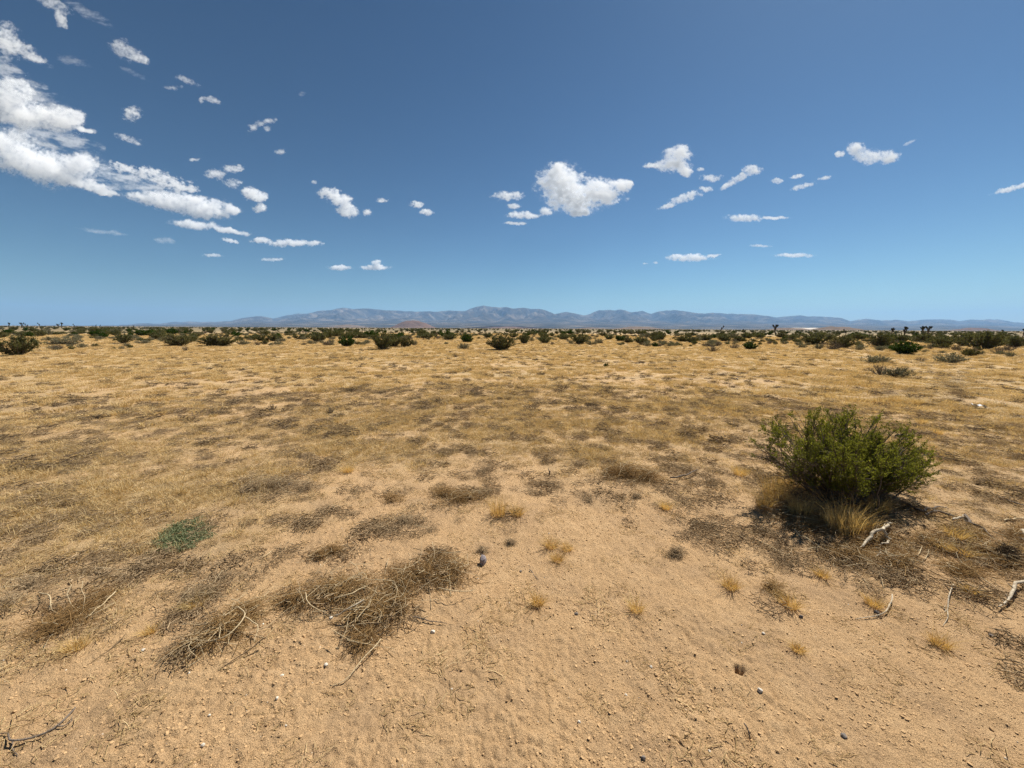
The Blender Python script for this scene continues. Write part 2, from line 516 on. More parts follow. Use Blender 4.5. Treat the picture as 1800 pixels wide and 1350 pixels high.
# ------------------------------------------------------------------ ground sheet
def build_ground():
    rr = [0.35]
    while rr[-1] < 12: rr.append(rr[-1] * 1.0068)
    while rr[-1] < 150: rr.append(rr[-1] * 1.010)
    while rr[-1] < 31000: rr.append(rr[-1] * 1.10)
    rr = np.array(rr)
    az = np.concatenate([np.radians(np.arange(-64, 64.01, .25)), np.radians(np.arange(68, 292.1, 4))])
    az = np.append(az, az[0] + 2 * np.pi)
    A, Rr = np.meshgrid(az, rr)
    X = Rr * np.sin(A); Y = Rr * np.cos(A)
    Z = H(X, Y)
    P = np.stack([X, Y, Z], -1)
    fade = 1 - sst(130, 300, Rr)
    far = sst(70, 260, Rr + (fbm(X / 30, Y / 30, 2, 5) - .5) * 60)
    me = grid_mesh("ground", P[:, ::-1], M_GROUND, True,
                   {"straw": (straw_cover(X, Y))[:, ::-1], "grey": (grey_cover(X, Y) * fade)[:, ::-1], "far": far[:, ::-1]})
    # close the small opening at the camera's feet
    o = obj("ground", me)
    tag(o, "dry sandy desert ground with straw coloured grass litter", kind="structure")
    import bmesh
    bm = bmesh.new(); bm.from_mesh(me); bm.verts.ensure_lookup_table()
    m = len(az)
    bmesh.ops.remove_doubles(bm, verts=[bm.verts[i * m] for i in range(len(rr))] + [bm.verts[i * m + m - 1] for i in range(len(rr))], dist=1e-5)
    ed = [e for e in bm.edges if e.is_boundary and e.verts[0].co.length < 1]
    bmesh.ops.holes_fill(bm, edges=ed, sides=0)
    bm.to_mesh(me); bm.free()


build_ground()

# ------------------------------------------------------------------ mountains and hills
SIL = [(-260, 571), (-100, 571.5), (100, 572), (200, 572.3), (240, 569), (260, 568), (282, 569), (305, 566), (325, 565.5), (350, 566), (380, 565.5), (405, 564), (425, 559),
       (450, 555.5), (460, 555.5), (480, 560), (500, 555.5), (517, 552), (540, 551), (565, 545.5), (580, 545), (602, 541), (620, 543), (640, 542.5),
       (655, 543), (675, 545), (715, 547), (735, 547.5), (770, 547.5), (787, 546), (817, 546.5), (835, 540), (850, 537), (865, 539), (880, 540.5),
       (890, 539.5), (900, 542), (920, 540.5), (935, 543), (947, 542.5), (962, 546), (975, 552), (995, 548.5), (1010, 551), (1027, 554.5), (1037, 552),
       (1052, 545.5), (1072, 544.5), (1080, 545.5), (1090, 544), (1100, 546), (1112, 549), (1130, 546.5), (1144, 552), (1160, 547), (1182, 545), (1200, 546.5),
       (1215, 549), (1240, 551.5), (1252, 549.5), (1290, 552), (1325, 552.5), (1350, 555), (1360, 557.5), (1377, 557), (1407, 554), (1422, 556), (1445, 556),
       (1480, 559), (1495, 565), (1510, 561.5), (1527, 560.5), (1550, 563.5), (1575, 562), (1600, 564.5), (1630, 561.5), (1670, 561.5), (1685, 564), (1707, 561.5),
       (1722, 562.5), (1742, 561), (1760, 562), (1780, 566), (1800, 567.5), (1900, 563), (2060, 566)]


def build_mountains():
    px = np.arange(-260, 2060.1, 2.5)
    py = np.interp(px, [a for a, b in SIL], [b for a, b in SIL])
    py = py + (fbm(px / 9, px * 0, 3, 7) - .5) * 1.6
    D = Fw[None] + Rt[None] * ((px - 900) / F_PX)[:, None] + Up[None] * ((675 - py) / F_PX)[:, None]
    yc = 20000.0
    X = D[:, 0] / D[:, 1]
    crest = np.maximum(CAM_H + D[:, 2] / D[:, 1] * yc, 6)
    Ys = np.concatenate([np.linspace(6500, 12500, 26), np.linspace(12700, 20000, 74), np.linspace(20300, 25500, 18)])
    P = np.zeros((len(Ys), len(px), 3))
    for i, Y in enumerate(Ys):
        x = X * Y
        # alluvial apron, then the front with its spurs, then the back slope
        ap = np.minimum(.30 * crest, 175) * sst(6500, 13500, Y) * (.8 + .4 * fbm(x / 2500, x * 0 + Y / 1500, 3, 19))
        if Y <= 20000:
            t = max(0, (Y - 11800) / 8200)
            wx = x + 900 * (fbm(x / 2600, x * 0 + Y / 2600, 2, 23) - .5)
            rid = 1 - np.abs(2 * fbm(wx / 1150, x * 0 + Y / 5200, 4, 29) - 1)
            rid2 = 1 - np.abs(2 * fbm(wx / 380, x * 0 + Y / 1500, 3, 39) - 1)
            k = 4 * t * (1 - t)
            prof = t ** 1.25
            sh = prof * (1 + k * (1.7 * (rid - .75) + .8 * (rid2 - .7)))
            z = np.maximum(ap, crest * np.clip(sh, 0, 1.0) * (Y / 20000) ** .3 + ap * (1 - t) * .9)
            z = np.minimum(z, crest * Y / 20000 * (.985 if Y < 19990 else 1))
        else:
            t = (Y - 20000) / 5500
            z = crest * (1 - t) ** 1.2 - 12 * t
        if i == 0: z = z * 0 - .6
        P[i] = np.stack([x, x * 0 + Y, z], -1)
    o = obj("mountain_range", grid_mesh("mountain_range", P, M_MOUNT, True))
    tag(o, "long hazy blue mountain range across the horizon", kind="structure")


build_mountains()


def build_hill(px, wpx, ytop, D, mat, label, flat_top=.0, seed=1, patch=None, skew=0.):
    d = pdir(px, 577 + (px - 900) * .00524)
    s = D / d[1]
    cx, cyy = d[0] * s, D
    top = pdir(px, ytop); hh = CAM_H + top[2] / top[1] * D
    R = wpx / 2 / F_PX * D
    n = 56
    u = np.linspace(-1.25, 1.25, n)
    A, B = np.meshgrid(u, u)
    r = np.hypot(A + skew * (1 - np.abs(A)) * A, B)
    prof = np.clip(1 - r, 0, 1)
    prof = sst(0, 1 - flat_top, prof) ** .9
    nz = fbm(A * 3 + seed * 7, B * 3, 4, seed)
    z = hh * prof * (.75 + .5 * nz) - 1.5 * (r > 1.05)
    mx = z.max(); z = np.where(z > 0, z * hh / mx, z)
    P = np.stack([cx + A * R, cyy + B * R, z], -1)
    me = grid_mesh("hill", P, [mat, M_QUARRY], True)
    if patch:
        mi = np.zeros((n - 1, n - 1), np.int32)
        a = A[:-1, :-1]; b = B[:-1, :-1]
        mi[((a - patch[0]) ** 2 / patch[2] ** 2 + (b - patch[1]) ** 2 / patch[3] ** 2 + (nz[:-1, :-1] - .5) * 2.5) < 1] = 1
        me.polygons.foreach_set("material_index", mi.ravel())
    o = obj("hill", me)
    tag(o, label, kind="structure")


build_hill(727, 84, 563, 5200, M_CONE, "rounded dark reddish brown cinder hill in front of the mountains", .25, 3)
build_hill(612, 80, 570.5, 6500, M_HILL, "small pale brown pointed hill beside the cinder hill", 0, 5)
build_hill(1123, 100, 574, 4300, M_HILL, "low brown hill rising in the middle of the plain", 0, 8)
build_hill(1040, 70, 575.5, 5200, M_HILL, "lower tan hillock next to the mid plain hill", 0, 11)
build_hill(1470, 90, 573.6, 3000, M_HILL, "reddish hump behind the big shrubs and joshua trees", .1, 14)
build_hill(1405, 110, 576, 3300, M_HILL, "low hill with a pale quarry scar", .3, 17, (0.0, -.3, .35, .5))
build_hill(1712, 70, 576, 4300, M_CONE, "small dark hump low on the far right plain", .1, 21)
build_hill(890, 160, 573.5, 6200, M_CONE, "long low dark rise on the plain under the highest peak", .3, 24)

# ------------------------------------------------------------------ clouds
def cloud_mat(name, dens):
    t = NT(name)
    v = t.n("ShaderNodeVolumePrincipled")
    v.inputs['Color'].default_value = (1, 1, 1, 1)
    v.inputs['Density'].default_value = dens
    v.inputs['Anisotropy'].default_value = 0.0
    t.l(v.outputs[0], t.out.inputs['Volume'])
    return t.m


M_CL = {'d': cloud_mat("cloud_dense", .0062), 'm': cloud_mat("cloud_medium", .0038), 'w': cloud_mat("cloud_wisp", .0020)}
CLOUD_BASE = 2500.0


def build_cloud(label, kind, blobs, amp=.8, nsc=1.0, group="clouds in the sky", seed=0):
    bl = [(b + (0,))[:5] for b in blobs]
    x0 = min(b[0] - max(b[2], b[3]) for b in bl) - 8; x1 = max(b[0] + max(b[2], b[3]) for b in bl) + 8
    y0 = min(b[1] - max(b[3], b[2] * abs(math.sin(math.radians(b[4])))) for b in bl) - 8
    y1 = max(b[1] + max(b[3], b[2] * abs(math.sin(math.radians(b[4])))) for b in bl) + 8
    cx, cyy = (x0 + x1) / 2, (y0 + y1) / 2
    step = .8 if (x1 - x0) < 60 else 1.0 if (x1 - x0) < 150 else 1.3
    gx = np.arange(x0, x1, step); gy = np.arange(y0, y1, step)
    U, V = np.meshgrid(gx, gy)
    wu = U + 9 * nsc * (fbm(U / 16 / nsc + seed, V / 16 / nsc, 3, 91 + seed) - .5) * (1.6 if kind == 'w' else 1)
    wv = V + 7 * nsc * (fbm(U / 16 / nsc - seed, V / 16 / nsc + 7, 3, 95 + seed) - .5)
    m = np.full(U.shape, -9.0)
    for (bx, by, rx, ry, rot) in bl:
        a = math.radians(rot)
        du = (wu - bx) * math.cos(a) + (wv - by) * math.sin(a); dv = -(wu - bx) * math.sin(a) + (wv - by) * math.cos(a)
        f = 1 - (du / rx) ** 2 - (dv / ry) ** 2
        m = np.logaddexp(m * 4, np.clip(f, -9, 1) * 4) / 4
    if kind == 'w':
        n = fbm(U / 26 / nsc + V / 60, V / 7 / nsc + seed - U / 40, 5, 101 + seed, .6)
    else:
        n = fbm(U / 13 / nsc + seed, V / 11 / nsc, 6, 101 + seed, .66)
        if cx < 480 and cyy < 380:               # the bank on the left is drawn out into slanting veils
            al = U * .93 + V * .37; ac = -U * .37 + V * .93
            n = .45 * n + .55 * fbm(al / 34 / nsc + seed, ac / 9 / nsc, 6, 121 + seed, .64)
            amp = amp * 1.35
    f = m + amp * 2.8 * (n - .505) + (0 if kind == 'w' else .58) * (fbm(U / 4.2 + seed, V / 3.6, 4, 171 + seed, .6) - .5)
    f[0, :] = f[-1, :] = -1; f[:, 0] = f[:, -1] = -1
    fe = f + .42
    fe[0, :] = fe[-1, :] = -1; fe[:, 0] = fe[:, -1] = -1
    ins = fe > 0
    if ins.sum() < 3: return
    d = pdir(cx, cyy); d = d / np.linalg.norm(d)
    el = math.asin(d[2])
    Dd = CLOUD_BASE / math.sin(el)                   # distance to the cloud
    C = d * Dd
    rgt = np.cross(d, [0, 0, 1.0]); rgt /= np.linalg.norm(rgt); upv = np.cross(rgt, d)
    # the outline lies in the plane through C square to d
    dirs = Fw + Rt * ((U - 900) / F_PX)[..., None] + Up * ((675 - V) / F_PX)[..., None]
    tt = Dd / (dirs @ d)
    Pl = dirs * tt[..., None]
    rmean = np.mean([min(b[2], b[3]) for b in bl])
    pxm = Dd / F_PX * d[1]
    thick = pxm * (rmean ** .6) * 4.2 * (.55 if kind == 'w' else 1)
    t = .11 * np.clip(fe, 0, 1) ** 2 + 1.0 * np.clip(f, 0, 1.4) ** 1.55
    bil = np.abs(2 * fbm(U / 9 / nsc, V / 9 / nsc, 4, 131 + seed, .6) - 1)
    t1 = thick * t * (.25 + 1.5 * (1 - bil) ** 1.5)
    t2 = thick * t * .6
    n_, m_ = U.shape
    quad = ins[:-1, :-1] | ins[1:, :-1] | ins[:-1, 1:] | ins[1:, 1:]
    qi, qj = np.nonzero(quad)
    used = np.zeros(U.shape, bool)
    for a in (0, 1):
        for b in (0, 1): used[qi + a, qj + b] = True
    inner = used & ins
    ids_f = np.full(U.shape, -1); ids_f[used] = np.arange(used.sum())
    ids_b = ids_f.copy(); ids_b[inner] = used.sum() + np.arange(inner.sum())
    vf = (Pl - d * t1[..., None])[used]; vb = (Pl + d * t2[..., None])[inner]
    Vv = np.concatenate([vf, vb]) - C
    qf = np.stack([ids_f[qi, qj], ids_f[qi + 1, qj], ids_f[qi + 1, qj + 1], ids_f[qi, qj + 1]], 1)
    qb = np.stack([ids_b[qi, qj], ids_b[qi, qj + 1], ids_b[qi + 1, qj + 1], ids_b[qi + 1, qj]], 1)
    mb = MB(); mb.add(Vv, np.concatenate([qf, qb]))
    o = obj("cloud", mb.mesh("cloud", M_CL[kind], True), loc=C + np.array([0, 0, CAM_H]))
    tag(o, label, "cloud", group)


CLOUDS = [
    ("large heart shaped white cumulus, biggest of the middle clouds", 'd', [(985, 320, 44, 32), (1008, 350, 50, 26), (1052, 338, 46, 26), (1096, 326, 20, 13), (1020, 372, 24, 9), (984, 294, 9, 9)], .55, 1.0),
    ("white cumulus puff with a domed top and ragged tail", 'd', [(1193, 270, 27, 16), (1180, 290, 33, 14), (1148, 292, 18, 6), (1206, 302, 13, 9)], .6, .8),
    ("plump white cloud alone high over the joshua trees", 'd', [(1505, 261, 17, 12), (1530, 274, 30, 14), (1560, 276, 22, 12), (1476, 271, 8, 6)], .6, .8),
    ("small flat white cloud above the hooked pair", 'd', [(893, 344, 28, 9), (900, 363, 13, 5)], .6, .7),
    ("hooked white cloud curling up under the largest cumulus", 'd', [(913, 378, 27, 7), (960, 372, 13, 8), (938, 380, 14, 5), (906, 392, 19, 3)], .6, .6),
    ("slanting white cloud with a round head and thin tail", 'd', [(1323, 299, 17, 9), (1300, 312, 24, 7, -28), (1276, 327, 15, 5, -30)], .7, .6),
    ("ragged streak of white cloud below the domed cumulus", 'd', [(1205, 348, 30, 8, -18), (1172, 364, 17, 4, -15), (1240, 333, 12, 6)], .7, .6),
    ("small torn cloud wedged between domed cumulus and slanting cloud", 'm', [(1250, 313, 21, 7), (1232, 298, 8, 4)], .8, .5),
    ("tiny white cloud dash between two slanting clouds", 'd', [(1366, 318, 12, 5)], .5, .5),
    ("pair of thin parallel white cloud strokes", 'd', [(1412, 327, 24, 5, -15), (1450, 313, 16, 3.5, -12), (1402, 310, 14, 3, -12)], .7, .5),
    ("thin tapering cloud fleck beside the plump lone cloud", 'm', [(1600, 250, 15, 3, -25)], .6, .5),
    ("white cloud streak cut by the picture's right edge", 'd', [(1772, 333, 32, 5, -14), (1800, 325, 16, 5, -14)], .5, .7),
    ("white lens cloud with a long flat tail", 'd', [(1308, 383, 33, 8), (1362, 383, 28, 3)], .5, .6),
    ("flat bottomed white cloud low over the mountain saddle", 'd', [(1213, 453, 42, 7), (1255, 449, 16, 2.5, -8)], .5, .6),
    ("short thin cloud bar above the smooth lens cloud", 'm', [(1337, 432, 20, 2.5)], .4, .5),
    ("smooth thin white lens cloud low in the sky", 'd', [(1396, 449, 38, 4)], .3, .6),
    ("two faint cloud specks beside the flat bottomed low cloud", 'm', [(1135, 463, 6, 2), (1152, 462, 6, 2)], .5, .5),
    ("s shaped white cloud left of the small flecks", 'd', [(580, 340, 22, 11), (600, 353, 20, 11), (612, 370, 19, 13), (646, 373, 9, 7)], .6, .7),
    ("small white fleck right of the s shaped cloud", 'd', [(672, 352, 12, 4.5)], .6, .5),
    ("small double cloud, faint puff over a bright one", 'd', [(732, 359, 13, 6), (750, 373, 13, 6)], .7, .5),
    ("faint speck of cloud above the s shaped one", 'm', [(551, 320, 7, 4)], .5, .5),
    ("low flat white cloudlet over the left mountains", 'd', [(597, 471, 22, 5)], .5, .5),
    ("low white cloudlet shaped like a duck", 'd', [(660, 470, 27, 4.5), (661, 462, 10, 5)], .5, .5),
    ("long lumpy white cloud roll low on the left", 'd', [(458, 423, 20, 6), (515, 427, 42, 7), (553, 428, 16, 5)], .6, .6),
    ("thin cloud dash below the lumpy roll", 'm', [(478, 456, 25, 3)], .5, .5),
    ("thin cloud dash left below the lens cloud", 'm', [(373, 449, 20, 3)], .5, .5),
    ("small slanted cloud under the smooth leaning lens", 'd', [(405, 423, 17, 4, 12)], .6, .5),
    ("smooth leaning lens cloud under the bulky white bank", 'd', [(342, 395, 44, 8, 5), (400, 405, 40, 5, 9)], .35, .9),
    ("bulky white cloud bank with a sharp upper edge", 'd', [(295, 352, 70, 17, 7), (355, 365, 60, 20, 6), (240, 344, 28, 7, 10), (408, 372, 16, 8)], .5, 1.0),
    ("upright knobbly white cloud right of the bulky bank", 'd', [(440, 340, 17, 13), (456, 345, 15, 10), (457, 366, 13, 9)], .6, .6),
    ("broken trail of small cloud tatters over the bulky bank", 'm', [(215, 295, 30, 9, 12), (260, 305, 45, 12, 10), (300, 320, 40, 13, 10), (325, 332, 22, 8)], 1.25, .6),
    ("cluster of torn cloud scraps above the knobbly cloud", 'm', [(377, 306, 18, 10), (408, 322, 18, 9), (411, 295, 18, 8), (342, 280, 12, 3)], 1.0, .6),
    ("huge lower cloud bank cut by the left edge, flat slanting base", 'd', [(5, 258, 60, 42), (75, 290, 85, 34, 14), (140, 288, 42, 24), (120, 315, 85, 14, 15), (183, 337, 26, 5, 14)], .45, 1.4),
    ("large upper cloud mass at the left edge with frayed point", 'd', [(15, 175, 52, 42), (60, 205, 72, 30, 8), (112, 208, 40, 22), (148, 228, 22, 5, 10)], .65, 1.4),
    ("streaked cloud sloping down from the left edge near the top", 'm', [(5, 72, 40, 30, 30), (40, 88, 48, 13, 32)], .8, 1.2),
    ("ragged cloud wisp hanging from the top of the picture", 'm', [(90, 5, 36, 12, 25), (106, 28, 24, 10, 70)], .9, 1.0),
    ("thin wisp beside the hanging cloud at the top", 'w', [(165, 30, 40, 10, 30), (135, 12, 30, 8, 25)], .9, 1.0),
    ("oblong white cloud tilted down to the right, high up", 'm', [(222, 90, 34, 17, 32), (245, 102, 20, 9, 30)], .7, .9),
    ("faint tapering wisp left of the oblong cloud", 'w', [(130, 107, 30, 9, 14)], .7, .8),
    ("faint cloud thread under the oblong cloud", 'w', [(236, 130, 30, 5, 25)], .6, .8),
    ("small double cloud scrap with curling upper wisp", 'm', [(305, 154, 17, 4.5), (330, 143, 24, 6, 22)], .8, .6),
    ("little bright cloud with pointed tail", 'm', [(372, 176, 18, 7, 15), (354, 176, 5, 6)], .7, .5),
    ("fluffy round cloud puff standing by itself", 'm', [(232, 200, 19, 13)], .9, .6),
    ("flat frayed cloud scrap below the round puff", 'm', [(228, 245, 24, 7, 18)], .9, .6),
    ("arched thin cloud wisp like a bird wing", 'm', [(462, 216, 26, 6, -14), (445, 225, 13, 6, -40), (470, 226, 9, 6, 30)], .9, .6),
    ("tiny cloud puff below the arched wisp", 'm', [(493, 267, 11, 6)], .6, .5),
    ("thin veil joining the two big cloud masses at the left edge", 'w', [(60, 238, 90, 26, 12), (120, 245, 60, 14, 14)], 1.3, 1.3),
    ("thin veil trailing from the huge lower bank towards the bulky one", 'w', [(210, 312, 60, 20, 14), (255, 328, 55, 14, 12)], 1.3, 1.0),
    ("frayed veil along the top of the large upper cloud mass", 'w', [(60, 165, 70, 22, 30), (10, 130, 40, 22, 40)], 1.3, 1.2),
    ("faint long veil of cloud far left and low", 'w', [(180, 407, 44, 5, 6)], .5, .9),
    ("faint small cloud right of the long veil", 'w', [(290, 423, 22, 6, 4)], .5, .7),
    ("tiny faint fleck of cloud high in the clear blue", 'w', [(531, 165, 8, 5)], .5, .5),
]
for i, c in enumerate(CLOUDS):
    build_cloud(*c, seed=i * 3 + 1)

# ------------------------------------------------------------------ shrubs
def shrub_arrays(seed, nstem, ntw, nleaf, leaf, spread=.5, vase=1.0, droop=.0, asp=.5, round_=0.0):
    """a shrub of height about 1 and half-width about 'spread': stem tubes and leaf positions"""
    rng = np.random.default_rng(seed)
    a = rng.random(nstem) * 2 * np.pi
    rad = np.sqrt(rng.random(nstem)) * spread
    top = (1 - (rad / spread) ** 2 * (.45 + .2 * round_)) * rng.uniform(.72, 1.03, nstem)
    tip = np.stack([np.cos(a) * rad, np.sin(a) * rad, top], 1)
    base = np.stack([np.cos(a), np.sin(a), a * 0], 1) * (rng.random(nstem) * .13 * spread)[:, None]
    s = np.linspace(0, 1, 6)
    out = tip * np.array([1, 1, 0]) - base * np.array([1, 1, 0])
    P = base[:, None] + out[:, None] * (s ** (.8 * vase))[None, :, None] + np.array([0, 0, 1.0]) * (top[:, None] * s[None] ** 1.05)[..., None]
    P[:, 1:] += rng.normal(size=(nstem, 5, 3)) * .022
    P[:, 0, 2] -= .03
    # twigs leave the outer half of each stem
    it = np.repeat(np.arange(nstem), ntw)
    ft = rng.uniform(.10 - .06 * round_, .98, len(it)) ** .85
    k = np.minimum((ft * 5).astype(int), 4); fr = ft * 5 - k
    st = P[it, k] * (1 - fr)[:, None] + P[it, k + 1] * fr[:, None]
    dr = P[it, k + 1] - P[it, k]; dr /= np.linalg.norm(dr, axis=1)[:, None]
    dr = dr + rng.normal(size=dr.shape) * .55 + np.array([0, 0, .25 - droop])
    dr /= np.linalg.norm(dr, axis=1)[:, None]
    ln = rng.uniform(.10, .24, len(it)) * (1.25 - .5 * ft)
    sg = np.linspace(0, 1, 4)
    T = st[:, None] + dr[:, None] * (ln[:, None] * sg[None])[..., None]
    T[:, 1:] += rng.normal(size=(len(it), 3, 3)) * .010
    il = np.repeat(np.arange(len(it)), nleaf)
    fl = rng.uniform(.15, 1.05, len(il))
    Lc = st[il] + dr[il] * (ln[il] * fl)[:, None] + rng.normal(size=(len(il), 3)) * .016
    Lc = Lc[Lc[:, 2] > .02]
    lv = np.clip(.5 * rng.random(len(Lc)) + .35 * np.repeat(rng.random(len(it)), 1)[rng.integers(0, len(it), len(Lc))] + .15, 0, 1)
    sizes = rng.uniform(.7, 1.3, len(Lc)) * leaf
    return P, T, Lc, sizes, lv, rng


def shrub_meshes(name, seed, leafm, **kw):
    P, T, Lc, sz, lv, rng = shrub_arrays(seed, **kw)
    ms = MB(); ms.tubes(P, np.linspace(.013, .004, 6)[None].repeat(len(P), 0), 4, 0, rng.random(len(P)))
    ms.tubes(T, np.linspace(.004, .002, 4)[None].repeat(len(T), 0), 3, 0, rng.random(len(T)))
    mf = MB(); mf.leaves(Lc, sz, None, 0, lv, kw.get('asp', .5), rng)
    mj = MB(); mj.tubes(P, np.linspace(.013, .004, 6)[None].repeat(len(P), 0), 3, 1); mj.leaves(Lc, sz, None, 0, lv, .6, rng)
    return ms.mesh(name + "_stems", M_STEM), mf.mesh(name + "_foliage", leafm), mj.mesh(name, [leafm, M_STEM])


KINDS = {
    'creosote': dict(leafm=M_CREO, nstem=40, ntw=14, nleaf=8, leaf=.062, spread=.62, vase=1.0),
    'deep': dict(leafm=M_DEEP, nstem=44, ntw=15, nleaf=9, leaf=.065, spread=.60, round_=.7),
    'olive': dict(leafm=M_OLIVE, nstem=44, ntw=14, nleaf=8, leaf=.060, spread=.60, round_=.8),
    'salt': dict(leafm=M_SALT, nstem=44, ntw=11, nleaf=7, leaf=.060, spread=.80, round_=1.0, droop=.1),
    'dry': dict(leafm=M_DRYB, nstem=40, ntw=10, nleaf=4, leaf=.075, spread=.75, round_=.6, asp=.14),
}
PROTO = {}
for ki, (k, kw) in enumerate(KINDS.items()):
    PROTO[k] = [shrub_meshes("shrub", 100 * ki + j, **kw) for j in range(3)]
KN = {'creosote': 'creosote_bush', 'deep': 'green_bush', 'olive': 'olive_shrub', 'salt': 'saltbush', 'dry': 'dry_shrub'}


def place_shrub(px, yb, w, yt, kind, label, group):
    p = G(px, yb)
    dd = dist(p)
    hgt = max((yb - yt), 4) / F_PX * dd * 1.02
    wid = w / F_PX * dd * 1.06
    sp = KINDS[kind]['spread']
    st, fo, _ = PROTO[kind][random.randrange(3)]
    r = bpy.data.objects.new(KN[kind], None); COL.objects.link(r)
    r.empty_display_size = .2
    r.location = p + np.array([0, wid * .3, -.02])
    sx = wid / (2 * sp)
    r.scale = (sx, sx * .9, hgt)
    r.rotation_euler = (0, 0, random.uniform(-.6, .6) + random.choice((0, math.pi)))
    obj("stems", st, r); obj("foliage", fo, r)
    tag(r, label, "shrub", group)


